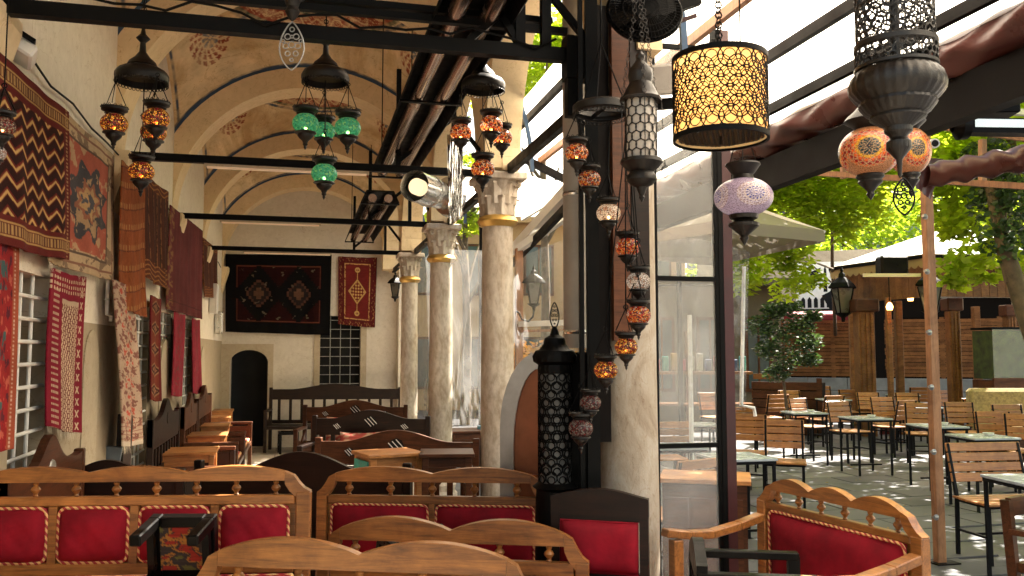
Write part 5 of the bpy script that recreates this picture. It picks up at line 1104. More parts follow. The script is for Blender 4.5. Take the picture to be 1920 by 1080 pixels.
t = thing('white_hem_tube', 'white tube hemming the creased plastic sheet beside the planter', 'tube', at(1395, 500, 6.25)); b0 = at(1390, 760, 6.25) - at(1395, 500, 6.25); MB().tube([(0, 0, 0), (b0.x * .6, b0.y * .6, b0.z * .6), tuple(b0), (b0.x + .10, b0.y, b0.z - .02), (b0.x + .11, b0.y, b0.z - .08)], .014, 10).build('tube', M_whitepaint, t, True)
# timber post and rail behind the stove, street lantern on it
t = thing('timber_stand', 'brown timber post and white rail behind the street lantern', 'frame', tuple(at(973, 660, 7.4))[:2] + (0,)); MB().box((0, 0, 1.25), (.06, .06, 2.5)).build('post', M_post, t)
p = at(1078, 602, 6.9) ; q = Vector((p.x - t.location.x, p.y - t.location.y)); MB().bar((0, 0, 1.84), (q.x, q.y, 1.84), .05, .045).build('rail', M_whitepaint, t); MB().bar((0, 0, 1.78), (q.x, q.y, 1.78), .03, .02).build('rail', M_post, t); MB().bar((0, 0, 2.5), (q.x, q.y, 2.75), .06, .06).build('rail', M_whitepaint, t)
t = thing('timber_post', 'narrow orange timber post behind the black post', 'post', tuple(at(1122, 660, 6.0))[:2] + (0,)); MB().box((0, 0, 1.5), (.05, .06, 3.0)).build('post', M_post, t)
def street_lantern(label, c, s, group='black street lanterns', bracket=True):
    t = thing('street_lantern', label, 'lantern', c, -.2, group); t.scale = (s, s, s)
    for k in range(4):
        a = math.pi / 4 + k * math.pi / 2; MB().bar((.055 * math.cos(a), .055 * math.sin(a), -.10), (.10 * math.cos(a), .10 * math.sin(a), .12), .010).build('edge_bar', M_iron, t)
        a2 = k * math.pi / 2; cs, sn = math.cos(a2), math.sin(a2); R_m = lambda x, y, z: (x * cs - y * sn, x * sn + y * cs, z)
        MB().add([R_m(.038, -.037, -.10), R_m(.038, .037, -.10), R_m(.069, .069, .12), R_m(.069, -.069, .12)], [(0, 1, 2, 3)]).build('pane', M_lglass, t)
    mb = MB().lathe([(.125, .12), (.13, .13), (.10, .17), (.05, .21), (.035, .22), (.03, .25), (.012, .27), (.018, .285), (.004, .31), (.002, .34)], 4); mb.build('roof', M_iron, t)
    MB().lathe([(.075, -.10), (.05, -.12), (.02, -.14), (.014, -.18)], 12).build('base', M_iron, t)
    if bracket: MB().tube([(0, 0, -.16), (-.01, 0, -.24), (-.06, 0, -.29), (-.13, 0, -.27), (-.16, 0, -.20), (-.19, 0, -.18)], .011, 8).build('bracket', M_iron, t, True)
street_lantern('black street lantern on a curved bracket between first column and tall lantern', at(1001, 552, 7.15), .78)

# ================================================================ GLASS SCREEN AND POST
Yg = 3.80
def gx(px): return atY(px, 660, Yg).x
x0, x1 = gx(1229), gx(1344); t = thing('glass_screen', 'dusty glass screen in a thin black frame between pillar and dark red post', 'screen', (x0, Yg, 0), R_(-2)); W = x1 - x0
zr = [0.06, atY(1290, 835, Yg).z, atY(1290, 523, Yg).z, 3.1]
for z in zr: MB().box((W / 2, 0, z), (W - .022, .028, .022)).build('rail', M_iron, t)
for x in (0, W): MB().box((x, 0, 1.6), (.022, .03, 3.1)).build('stile', M_iron, t)
for a, b in zip(zr[:-1], zr[1:]): MB().box((W / 2, 0, (a + b) / 2), (W - .024, .006, b - a - .024)).build('pane', M_pane, t)
t = thing('red_post', 'dark red steel post at the edge of the glass screen', 'post', (gx(1350), Yg, 0)); MB().box((.0, 0, 1.6), (.024, .06, 3.2)).build('black_channel', M_iron, t); MB().box((.037, 0, 1.6), (.048, .06, 3.2)).build('shaft', M_redpaint, t)
# framed picture hanging high behind the glass
# ================================================================ AWNING
t = thing('awning_roof', 'white translucent awning roof on dark purlins above the courtyard side', 'awning', (0, 0, 0))
def zroof(x): return 3.52 - (x - 1.6) * .46
nu, nv = 26, 60; u, v = np.meshgrid(np.linspace(1.62, 2.88, nu), np.linspace(-.5, 7.2, nv)); U, V = u.ravel(), v.ravel(); Z = 3.54 - (U - 1.6) * .46 - .012 * np.sin((U - 1.62) / 1.26 * 3.14 * 5) ** 2 + .006 * np.sin(V * 5)
link('awning_cloth', npmesh('awning_cloth', np.stack([U, V, Z], 1), gridF(nu, nv), M_awn), t)
for i, x in enumerate((1.70, 2.02, 2.34, 2.62)): MB().box((x, 3.35, zroof(x) - .05), (.035, 7.6, .055)).build('purlin', M_post if i == 1 else M_beam, t)
for y in (.6, 7.1): MB().bar((1.6, y, 3.40), (2.95, y, 2.80), .05, .06).build('rafter', M_beam if y != 2.9 else M_post, t)
# roller
a = Vector((2.86, 7.4, 2.93)); b = Vector((2.92, 1.0, 3.0)); t = thing('roller_awning', 'long maroon rolled tarpaulin on a dark beam crossing the top right', 'awning', (0, 0, 0))
nu, nv = 40, 240; u, v = np.meshgrid(np.linspace(0, 2 * math.pi, nu), np.linspace(0, 1, nv)); U, V = u.ravel(), v.ravel(); rr = .098 + .016 * (1 - np.abs(np.sin(V * 60 + 2 * np.sin(U * 2)))) * np.maximum(0, np.sin(U * 1 + V * 7)) + .012 * (1 - np.abs(np.sin(V * 44 - U * 2.5 + np.sin(V * 30)))) + .010 * (1 - np.abs(np.sin(V * 37 + U * 1.5))) + .012 * (1 - np.abs(np.sin(V * 21 - U)))
P = np.array(a)[None] * (1 - V)[:, None] + np.array(b)[None] * V[:, None] + np.stack([rr * np.cos(U), 0 * U, rr * np.sin(U)], 1); P[:, 2] += .012 * np.sin(V * 16)
link('rolled_cloth', npmesh('rolled_cloth', P, gridF(nu, nv), M_maroon), t)
MB().bar(a + Vector((.0, 0, -.23)), b + Vector((.0, 0, -.23)), .08, .20).build('beam', M_beam, t); crumple('hanging_flap', None, [a + Vector((-.09, 0, -.04)), b + Vector((-.09, 0, -.04)), b + Vector((-.055, 0, -.22)), a + Vector((-.055, 0, -.22))], M_maroon, 160, 14, .012, 4, parent=t, freq=14)
t = thing('rolled_tarpaulin', 'short maroon roll of tarpaulin beside the wooden pole', 'tarpaulin', at(1735, 330, 5.2)); e = at(1960, 290, 4.6) - t.location
nu, nv = 28, 60; u, v = np.meshgrid(np.linspace(0, 2 * math.pi, nu), np.linspace(0, 1, nv)); U, V = u.ravel(), v.ravel(); rr = .062 + .01 * (1 - np.abs(np.sin(V * 13 + U))) + .006 * np.sin(V * 30 - U * 2); P = np.array(e)[None] * V[:, None] + np.stack([rr * np.cos(U) * .3, rr * np.cos(U), rr * np.sin(U) * 1.1], 1); link('roll', npmesh('roll', P, gridF(nu, nv), M_maroon), t)
crumple('loose_end', None, [(0, -.03, .09), (.22, -.05, .09), (.12, -.04, -.17), (.03, -.03, -.1)], M_maroon, 20, 20, .012, 3, parent=t)
# pergola timbers
t = thing('pergola_frame', 'light timber pergola rails crossing in front of the foliage', 'pergola', (0, 0, 0))
for (x0_, y0_, d0_, x1_, y1_, d1_, w_, m_) in ((1490, 322, 7.4, 1960, 352, 6.0, .045, M_post), (1745, 190, 6.6, 1960, 90, 4.8, .06, M_post), (1740, 232, 7.0, 1960, 262, 6.4, .07, M_post), (1580, 300, 7.6, 1582, 335, 7.6, .04, M_post), (1842, 262, 6.8, 1842, 350, 6.8, .045, M_post), (1700, 205, 7.2, 1960, 212, 7.2, .05, M_whitepaint)):
    MB().bar(at(x0_, y0_, d0_), at(x1_, y1_, d1_), w_, w_).build('rail', m_, t)
p = at(1762, 1038, 6.62); t = thing('wooden_pole', 'slim wooden pole with metal hooks standing on the paving', 'pole', (p.x, p.y, 0)); MB().box((0, 0, 1.85), (.075, .06, 3.7), None, .004).build('shaft', M_post, t); MB().box((.02, -.02, .006), (.2, .12, .012)).build('foot_plate', M_iron, t)
for z in (.35, .84, 1.33, 1.75, 2.22, 2.65): MB().ring((-.045, -.03, z), (1, 0, 0), (0, 0, 1), .018, .006, 12, 5).tube([(-.035, -.03, z), (-.075, -.04, z + .005)], .012, 8).build('hook', M_silver, t, True)
# heater and speaker group
p = at(1863, 180, 5.2); t = thing('control_box', 'black equipment box with white and red labels at the top right', 'box', p, -.35); MB().box((0, 0, 0), (.24, .16, .25), None, .006).build('case', M_iron, t); MB().box((-.06, -.083, .07), (.08, .004, .08)).build('white_label', M_whitepaint, t); MB().box((-.004, -.083, -.01), (.028, .004, .19)).build('red_label', simple('red_label', (.5, .18, .12), .5, 0, .1), t); MB().box((.05, -.083, .09), (.035, .004, .04)).build('small_label', M_whitepaint, t); MB().tube([(-.12, 0, .0), (-.17, 0, .02), (-.17, 0, .13)], .012, 8).build('cable', M_iron, t, True)
for zz_ in (.055, .035): MB().box((-.004, -.0855, zz_ - .01), (.014, .002, .010)).build('label_mark', M_whitepaint, t)
p = at(1850, 238, 5.1); t = thing('black_heater', 'long black tube heater below the equipment box', 'heater', p, -.25); MB().bar((-.12, 0, 0), (.5, 0, -.01), .10, .09).build('body', M_iron, t); mb = MB().lathe([(.001, -.02), (.075, -.01), (.08, .04), (.03, .08)], 20); mb.v = [(-z - .13, y, x) for x, y, z in mb.v]; mb.build('end_fan', M_black, t, True); MB().bar((-.1, -.055, .01), (.5, -.055, .0), .006, .05).build('steel_strip', M_galv, t)
p = at(1742, 272, 5.6); t = thing('security_camera', 'small white security camera on the wooden pole', 'camera', p, -.3); MB().tube([(0, -.09, -.01), (0, .06, .01)], .032, 16).build('housing', M_whitepaint, t, True); MB().tube([(0, -.093, -.01), (0, -.088, -.01)], .022, 14).build('lens', M_blk, t); MB().box((-.02, .05, .03), (.03, .03, .1)).build('mount', M_whitepaint, t)
# beige square umbrella
t = thing('square_umbrella', 'large beige square canopy beyond the glass screen', 'umbrella', tuple(at(1330, 660, 9.3))[:2] + (0,)); o0 = Vector(t.location)
cs = [at(1090, 440, 9.6) - o0, at(1352, 440, 7.9) - o0, at(1546, 406, 8.6) - o0, at(1335, 400, 11.0) - o0]; zc = (cs[1].z + cs[2].z) / 2
for c__ in cs: c__.z = zc
ap = at(1330, 275, 9.3) - o0; ap.z = zc + .55
for k in range(4):
    a, b = cs[k], cs[(k + 1) % 4]; N = 10; vs = []; fs = []
    for i in range(N + 1):
        for j in range(N + 1):
            f, g = i / N, j / N; pt = a.lerp(b, g).lerp(ap, f); pt.z -= .07 * math.sin(math.pi * g) * (1 - f) + .04 * math.sin(math.pi * f); vs.append(pt)
    for i in range(N):
        for j in range(N): fs.append((i * (N + 1) + j, i * (N + 1) + j + 1, (i + 1) * (N + 1) + j + 1, (i + 1) * (N + 1) + j))
    MB().add(vs, fs).build('canopy_panel', M_canvas, t, True); MB().add([a, b, b - Vector((0, 0, .12)), a - Vector((0, 0, .12))], [(0, 1, 2, 3)]).build('valance', M_canvas, t); MB().bar(ap - Vector((0, 0, .03)), a - Vector((0, 0, .02)), .03).build('rib', M_whitepaint, t)
mp = at(1356, 660, 10.2) - o0; MB().tube([(mp.x, mp.y, 0), (mp.x, mp.y, ap.z + .1), (ap.x, ap.y, ap.z + .12), (ap.x, ap.y, ap.z)], .03, 12).build('mast', M_iron, t); MB().lathe([(.3, 0), (.3, .08), (.1, .1)], 20, (mp.x, mp.y, 0)).build('foot', M_iron, t)
# second white canopy beyond the arcade
t = thing('white_canopy', 'white slatted canopy sloping behind the first and second columns', 'awning', (0, 0, 0))
nu, nv = 40, 30; u, v = np.meshgrid(np.linspace(1.75, 5.2, nu), np.linspace(10.4, 13.0, nv)); U, V = u.ravel(), v.ravel(); Z = 3.95 - (U - 1.75) * .10 + .03 * np.sin(V * 6) + .012 * np.sin(U * 14); link('canopy_cloth', npmesh('canopy_cloth', np.stack([U, V, Z], 1), gridF(nu, nv), M_awn), t)
for i in range(5): x = 2.0 + .7 * i; MB().box((x, 11.7, 3.88 - (x - 1.75) * .1), (.05, 2.7, .05)).build('purlin', M_whitepaint, t)
for (x, y) in ((2.2, 10.5), (4.9, 10.5), (4.9, 12.9)): MB().box((x, y, 1.85), (.05, .05, 3.6)).build('post', M_beam, t)
MB().bar(at(960, 470, 8.2), at(1078, 340, 6.0), .05, .09).build('gutter', M_whitepaint, t); MB().bar(at(960, 495, 8.2), at(1078, 372, 6.0), .04, .06).build('gutter', M_beam, t)

# ================================================================ COURTYARD FURNITURE
def chair_proto(W=.42, slats=4):
    t = thing('slatted_chair', 'x', 'chair', (0, 0, 0), 0, 'slatted wooden courtyard chairs'); H = .88
    for s in (-1, 1):
        x = s * (W / 2 - .02); MB().bar((x, .0, 0), (x, -.01, .46), .025, .025).bar((x, -.01, .45), (x, .09, H - .02), .022, .028).build('rear_leg', M_steel, t); MB().bar((x, -.38, 0), (x, -.37, .44), .025, .025).build('front_leg', M_steel, t)
        MB().bar((x, 0, .43), (x, -.38, .43), .02, .022).build('side_rail', M_steel, t); MB().bar((x, 0, .2), (x, -.38, .2), .016, .018).build('stretcher', M_steel, t)
    MB().bar((-W / 2, -.38, .43), (W / 2, -.38, .43), .02, .022).build('front_rail', M_steel, t); MB().bar((-W / 2 + .02, -.2, .2), (W / 2 - .02, -.2, .2), .016, .018).build('stretcher', M_steel, t)
    ss = MB().box((0, 0, 0), (W + .02, .068, .018), None, .004).mesh('seat_slat', M_slat)
    for k in range(6): o = link('seat_slat', ss, t); o.location = (0, -.03 - .073 * k, .452 - .006 * math.sin(math.pi * k / 5))
    bs = MB().box((0, 0, 0), (W, .016, .30 / slats - .006), None, .004).mesh('back_slat', M_slat)
    for k in range(slats): f = (k + .5) / slats; z = .56 + .31 * f; o = link('back_slat', bs, t); o.location = (0, -.012 + .1 * (z - .45) / .41, z); o.rotation_euler = (-.23, 0, 0)
    return t
cp = chair_proto(); cw = chair_proto(.66, 4)
def gp(px, d): p = at(px, 660, d); return (p.x, p.y, 0)
first = True
CH = [(1452, 15.0, 195, 'slatted chair with its back to the dark planter, left end of the far row'), (1556, 14.6, 200, 'slatted chair turned from us at the grey topped table in the far row'), (1592, 16.8, 10, 'slatted chair facing us between planter and kiosk posts'),
      (1628, 15.6, 0, 'slatted chair just left of the carved kiosk post'), (1655, 14.0, 5, 'slatted chair facing us right of the kiosk post'), (1688, 13.2, 205, 'slatted chair turned away at the table in the middle of the yard'), (1700, 15.5, -10, 'slatted chair behind the middle yard table'),
      (1797, 12.6, -8, 'slatted chair facing us just behind the wooden pole'), (1888, 12.0, -5, 'slatted chair before the ochre sofa near the right edge'), (1466, 9.3, -18, 'slatted chair facing us beside the black table, sunlit seat'),
      (1400, 10.1, -20, 'slatted chair directly right of the dark red post'), (1258, 9.2, 190, 'slatted chair behind the glass with sunlit back'), (1290, 6.0, 215, 'chair with pale seat close behind the glass screen'), (1330, 15.5, 20, 'far slatted chair seen through the creased plastic'),
      (1385, 11.6, 160, 'slatted chair hidden behind the chair right of the red post'), (1540, 18.5, 0, 'slatted chair in front of the planter box'), (1770, 16.5, 15, 'far slatted chair under the kiosk'), (1845, 15.5, -15, 'far slatted chair under the kiosk beside the glass stall'), (1720, 18, 170, 'farthest slatted chair in shade under the kiosk'),
      (1500, 13.6, 30, 'slatted chair right of the first grey table of the far row'), (1575, 12.8, 15, 'slatted chair at the left side of the middle table'),
      (1722, 12.4, -20, 'slatted chair between the middle table and the wooden pole'), (1828, 13.6, 12, 'slatted chair just right of the wooden pole, second row'), (1860, 10.6, -10, 'slatted chair beside the white topped table'), (1915, 10.2, -20, 'slatted chair cut by the right edge in the middle row'), (1480, 16.4, 0, 'slatted chair close to the planks of the planter')]
for i, (px, d, rot, lb) in enumerate(CH):
    loc = gp(px, d); rz = -YAW + R_(rot)
    if i == 0: cp.location = loc; cp.rotation_euler = (0, 0, rz); cp['label'] = lb
    else: clone(cp, loc, rz, lb)
cw.location = gp(1848, 6.95); cw.rotation_euler = (0, 0, -YAW + R_(8)); cw['label'] = 'wide slatted chair with two part back beside the wooden pole'
def ytable(W=.5, H=.74):
    t = thing('courtyard_table', 'x', 'table', (0, 0, 0), 0, 'grey topped courtyard tables'); MB().box((0, 0, H - .012), (W, W, .02), None, .003).build('tabletop', M_tabletop, t); MB().box((0, 0, H - .035), (W - .02, W - .02, .024)).build('frame', M_steel, t)
    for a in (-1, 1):
        for b in (-1, 1): MB().box((a * (W / 2 - .025), b * (W / 2 - .025), (H - .04) / 2), (.022, .022, H - .04)).build('leg', M_steel, t)
    MB().box((0, 0, .12), (W - .06, .02, .02)).build('stretcher', M_steel, t); return t
tp = ytable(); TB = [(1505, 12.4, 5, 'grey topped table beside the left chair of the far row'), (1618, 11.4, 8, 'grey topped table in the middle between two turned chairs'), (1752, 10.2, 3, 'grey topped table left of the wooden pole'), (1375, 7.2, 12, 'grey topped table right behind the dark red post'),
      (1935, 5.9, 5, 'grey topped table cut by the right edge'), (1305, 10.4, 5, 'sunlit table behind the glass screen'), (1262, 8.0, 5, 'small sunlit table low behind the glass'), (1560, 15.8, 0, 'far grey topped table near the planter'), (1722, 13.6, 0, 'far grey topped table behind the middle chairs'), (1835, 8.9, 6, 'white topped table behind the wide slatted chair'), (1690, 17.4, 0, 'shaded table under the kiosk')]
for i, (px, d, rot, lb) in enumerate(TB):
    loc = gp(px, d); rz = -YAW + R_(rot)
    if i == 0: tp.location = loc; tp.rotation_euler = (0, 0, rz); tp['label'] = lb
    else: clone(tp, loc, rz, lb)
# wooden counter top lit by the sun behind the glass
t = thing('wooden_counter', 'pale sunlit wooden counter behind the lower glass pane', 'counter', gp(1318, 5.4), -.5); MB().box((0, 0, .82), (.55, .4, .03), None, .004).build('countertop', M_slat, t); MB().box((0, 0, .4), (.5, .36, .8)).build('body', M_mid, t)
for k in range(3): MB().box((-.16 + .16 * k, -.183, .42), (.13, .008, .6)).build('front_board', M_mid, t)
# chair corner bottom right
t = thing('wooden_armchair', 'dark wooden armchair with rounded cream cushion cut by the right edge', 'chair', gp(1925, 4.9), .35)
for s in (-1, 1): MB().bar((s * .2, 0, 0), (s * .2, .05, .78), .045, .05).build('post', M_mid, t); MB().box((s * .2, -.4, .3), (.045, .045, .6)).build('leg', M_mid, t); MB().box((s * .2, -.2, .61), (.06, .46, .03)).build('armrest', M_mid, t)
MB().box((0, .04, .74), (.4, .03, .1)).build('crest_rail', M_mid, t); MB().box((0, -.2, .42), (.4, .42, .05)).build('seat', M_mid, t); MB().box((-.02, -.12, .72), (.34, .2, .2), None, .06).build('cream_cushion', simple('cream_cloth', (.5, .42, .3), .9, 0, .15), t, True)
# planter box with wooden boards
a = Vector(gp(1408, 17.0)); b = Vector(gp(1540, 16.4)); L = (b - a).length; t = thing('plank_planter', 'dark plank planter box behind the far row of chairs', 'planter', (a + b) / 2, math.atan2((b - a).y, (b - a).x))
for k in range(6): MB().box((0, 0, .09 + .17 * k), (L, .03, .155), None, .004).build('plank', M_mid, t)
MB().box((0, .3, .5), (L - .02, .5, 1.0)).build('body', M_beam, t); MB().box((L / 2 - .05, -.025, .55), (.1, .03, 1.1)).build('corner_board', M_mid, t); MB().box((-L * .28, -.02, 1.12), (.5, .03, .1)).build('notice_board', M_fence, t)
# fence on low stone wall
a = Vector(gp(1372, 22.5)); b = Vector(gp(1990, 20.0)); L = (b - a).length; ang = math.atan2((b - a).y, (b - a).x); mid = (a + b) / 2; t = thing('slatted_fence', 'brown horizontal board fence behind kiosk and planter', 'fence', mid, ang)
for k in range(16): MB().box((random.uniform(-.03, .03), random.uniform(-.006, .006), 1.03 + .089 * k), (L, .025, .078), Matrix.Rotation(random.uniform(-.0012, .0012), 3, 'Y')).build('slat', M_fence, t)
for k in range(7): MB().box((-L / 2 + L * k / 6, .05, 1.6), (.1, .08, 1.7)).build('post', M_fence, t)
MB().box((0, .02, 1.7), (L, .015, 1.5)).build('backing', M_beam, t)
t = thing('low_stone_wall', 'low blue grey stone wall under the board fence', 'wall', mid, ang)
nb = int(L / .9)
for k in range(nb):
    for j in range(3): MB().box((-L / 2 + L * (k + .5 + .3 * (j % 2)) / nb, random.uniform(-.01, .01), .16 + .32 * j), (L / nb - .015, .3, .305), None, .01).build('stone', simple('bluestone', (.20, .22, .24), .8, 0, .3, 3) if k + j == 0 else bpy.data.materials['bluestone'], t)
# wall with mural behind
t = thing('mural_wall', 'old cream wall with a black and white mural above the fence', 'wall', mid + Vector((-math.sin(ang), math.cos(ang), 0)) * 1.2, ang); M_oldwall = plaster('old_cream_wall', (.42, .34, .25), (.50, .42, .32), (.2, .15, .1), .7, .5)
MB().box((0, 0, 2.15), (L + 2, .3, 4.3)).build('wall_body', M_oldwall, t)
mu = at(1548, 532, 23.0); xl = (Vector((mu.x, mu.y, 0)) - t.location).length * (-1 if mu.x < t.location.x else 1)
MB().box((xl, -.165, 3.35), (1.5, .02, 1.3)).build('mural_ground', M_whitepaint, t)
mb = MB(); rr = random.Random(5)
for k in range(5): x = xl - .62 + .16 * k; mb.prism([(x, 2.78), (x + .1, 2.78), (x + .1, 3.0), (x + .05, 3.07), (x, 3.0)], -.182, -.176)
mb.prism([(xl + .1, 2.72), (xl + .7, 2.72), (xl + .72, 3.1), (xl + .55, 3.3), (xl + .6, 3.7), (xl + .35, 3.9), (xl + .1, 3.75), (xl + .25, 3.4), (xl + .1, 3.2), (xl - .1, 3.1)], -.184, -.176)
mb.prism([(xl - .5, 3.3), (xl - .35, 3.75), (xl - .1, 3.85), (xl - .25, 3.5), (xl - .3, 3.3)], -.183, -.176); mb.prism([(xl - .05, 3.2), (xl + .05, 3.2), (xl + .03, 3.8), (xl, 3.9), (xl - .03, 3.8)], -.181, -.176); mb.box((xl, -.178, 2.72), (1.46, .008, .06)); mb.build('mural_shapes', M_blk, t)
t = thing('shop_awning', 'narrow crimson awning strip above the board fence', 'awning', at(1545, 592, 21.2), ang); MB().box((0, 0, 0), (1.9, .35, .16), Matrix.Rotation(.3, 3, 'X'), .03).build('cloth', simple('crimson_cloth', (.22, .02, .03), .7, 0, .2), t)
# ================================================================ KIOSK
t = thing('courtyard_kiosk', 'wooden kiosk with white hipped roof and scalloped tan valance', 'kiosk', gp(1750, 17.0), -YAW); o0 = Vector(t.location); Mi = Matrix.Rotation(YAW, 3, 'Z')
def loc(px, py, d): return Mi @ (at(px, py, d) - o0)
e = [loc(1556, 492, 17.6), loc(1735, 484, 15.2), loc(1985, 478, 15.6), loc(2010, 470, 21.0), loc(1640, 470, 21.0)]; ze = 3.36
for v_ in e: v_.z = ze
ap = loc(1790, 380, 18.2); ap.z = 4.35
for k in range(5):
    a, b = e[k], e[(k + 1) % 5]; MB().add([a, b, ap], [(0, 1, 2)]).build('roof_panel', M_roofw, t); n = max(6, int((b - a).length / .16)); mb = MB(); top = []; bot = []
    for i in range(n * 6 + 1): f = i / (n * 6); p_ = a.lerp(b, f); top.append(p_ - Vector((0, 0, .004))); bot.append(p_ - Vector((0, 0, .20 + .055 * abs(math.sin(math.pi * i / 6)))))
    N = len(top); mb.add(top + bot, [(i, i + 1, N + i + 1, N + i) for i in range(N - 1)]).build('scalloped_valance', M_valance, t); MB().bar(a - Vector((0, 0, .05)), b - Vector((0, 0, .05)), .06, .06).build('eave_beam', M_beam, t)
    if k < 2:
        a2, b2 = a.lerp(ap, .12), b.lerp(ap, .12); nn = int((b2 - a2).length / .16)
        for i in range(nn): p0 = a2.lerp(b2, i / nn); p1 = a2.lerp(b2, (i + .93) / nn); MB().bar((p0.x, p0.y, 2.92), (p1.x, p1.y, 2.92), .02, .62).build('fascia_board', M_fence, t)
for (px, d, w_) in ((1598, 17.8, .1), (1621, 16.6, .30), (1668, 15.8, .09), (1686, 16.9, .13), (1788, 16.2, .2), (1832, 19.0, .14), (1895, 18.6, .2)):
    p = loc(px, 660, d); MB().box((p.x, p.y, 1.3), (w_, w_, 2.62), None, .01).build('post', M_fence, t)
    if w_ > .15:
        for s in (-1, 0, 1): MB().box((p.x + s * w_ * .32, p.y - w_ / 2 - .008, 1.4), (w_ * .16, .02, 1.9)).build('post_moulding', M_fence, t)
        MB().box((p.x, p.y, 2.5), (w_ * 1.5, w_ * 1.5, .25), None, .02).build('post_head', M_mid, t)
for k in (0, 1):
    a, b = e[k].lerp(ap, .10), e[k + 1].lerp(ap, .10); pts = [(a.x, a.y, 2.72), (b.x, b.y, 2.72), (b.x, b.y, 2.45), (a.x, a.y, 2.45)]; crumple('maroon_swag', None, pts, simple('maroon_swag_cloth%d' % k, (.16, .02, .018), .7, 0, .3), 50, 14, .06, 6 + k, parent=t)
p = loc(1672, 516, 15.0); MB().box((p.x, p.y, p.z), (1.0, .06, .06)).build('tube_light', M_tube, t); p = loc(1672, 498, 15.4); MB().box((p.x, p.y, p.z), (.5, .3, .35), None, .04).build('speaker', M_black, t)
for (px, py, d) in ((1707, 558, 16.4), (1668, 575, 15.6)): p = loc(px, py, d); MB().lathe([(.045, -.06), (.06, 0), (.035, .06), (.01, .08)], 16, tuple(p)).build('lit_lamp', emit('kiosk_lamp%d' % px, (1, .55, .15), 2.2), t, True); MB().tube([(p.x, p.y, p.z + .1), (p.x, p.y, 3.0)], .01, 5).build('lamp_cord', M_iron, t)
MB().box(tuple(loc(1800, 640, 21.3))[:2] + (1.5,), (4.6, .1, 2.9)).build('rear_wall', M_beam, t)
street_lantern('dark lantern on the corner of the kiosk beside the mural', at(1580, 566, 16.8), 2.2, bracket=False); street_lantern('dark lantern hanging behind the wooden pole under the kiosk eave', at(1744, 562, 14.9), 2.0, bracket=False)
# glass stall and sofa
t = thing('glass_stall', 'green tinted glass display stall near the right edge', 'stall', gp(1890, 15.4), -YAW + .1); MB().box((0, 0, .55), (1.0, .6, 1.1)).build('wooden_base', M_mid, t)
for k in range(2): MB().box((-.25 + .5 * k, -.31, .55), (.4, .02, .7), None, .01).build('cream_panel', M_beige, t)
MB().box((0, 0, 1.55), (.96, .56, .86)).build('goods', simple('green_yellow_goods', (.035, .05, .015), .8, 0, .8, 7), t); MB().box((0, 0, 2.02), (1.0, .6, .04)).build('lid', M_iron, t); MB().box((0, -.305, 1.55), (1.0, .01, .9)).build('pane', M_pane, t); MB().box((0, -.3, 1.12), (1.02, .06, .05)).build('sill', M_mid, t)
t = thing('ochre_sofa', 'mottled ochre sofa behind the rightmost chairs', 'sofa', gp(1885, 13.4), -YAW - .05); M_och = simple('ochre_fabric', (.30, .22, .10), .95, 0, .4, 25, .5); MB().box((0, .12, .72), (1.1, .2, .62), None, .05).build('backrest', M_och, t, True); MB().box((0, -.25, .40), (1.1, .6, .2), None, .05).build('seat_cushion', M_och, t, True); MB().box((0, -.2, .15), (1.1, .6, .28)).build('base', M_mid, t)
# ================================================================ BUILDINGS BEHIND
def facade(name, label, c, rz, W, H, D, m, floors, cols, seed):
    t = thing(name, label, 'building', c, rz, 'old buildings round the courtyard'); MB().box((0, D / 2, H / 2), (W, D, H)).build('wall', m, t); r = random.Random(seed)
    for f in range(floors):
        for k in range(cols):
            x = -W / 2 + W * (k + .5) / cols; z = H * (f + .5) / floors; ww, hh = W / cols * .42, H / floors * .5
            w_ = MB().box((x, -.02, z), (ww + .14, .08, hh + .14)).build('window', M_mid if seed % 2 else M_whitepaint, t); MB().box((x, -.065, z), (ww, .02, hh)).build('pane', simple('far_glass_%d_%d_%d' % (seed, f, k), (.04, .06, .07), .1, 0, .3, 2, 0), w_)
            MB().box((x, -.08, z), (.04, .03, hh)).build('mullion', M_mid if seed % 2 else M_whitepaint, w_)
    MB().box((0, D / 2 - .2, H + .08), (W + .5, D + .4, .16)).build('cornice', m, t); return t
M_ochw = plaster('ochre_wall', (.42, .26, .13), (.5, .32, .17), (.2, .13, .08), .6, .5); M_dkw = plaster('dark_wall', (.10, .08, .06), (.15, .12, .09), (.05, .04, .03), .6, .5)
facade('ochre_building', 'ochre building glimpsed through the plastic right of the first column', gp(1010, 24), -YAW + .1, 8.5, 5.2, 4, M_ochw, 2, 5, 1)
facade('dark_shop', 'dark shop front seen through the creased plastic', gp(1285, 19.5), -YAW, 4.4, 3.1, 3, M_dkw, 1, 4, 5)
facade('grey_building', 'grey blue building half hidden by foliage behind the kiosk', gp(1680, 38), -YAW, 16, 9.0, 6, simple('bluegrey_wall', (.16, .20, .22), .8, 0, .3, 1), 2, 7, 3)
facade('stone_building', 'stone building closing the yard on the right edge', gp(2120, 30), -YAW - .5, 9, 6.5, 5, M_oldwall, 2, 4, 4)
facade('rear_building', 'long low building closing the yard behind the columns', gp(720, 30), -YAW + .2, 12, 5.5, 5, M_oldwall, 2, 6, 6)
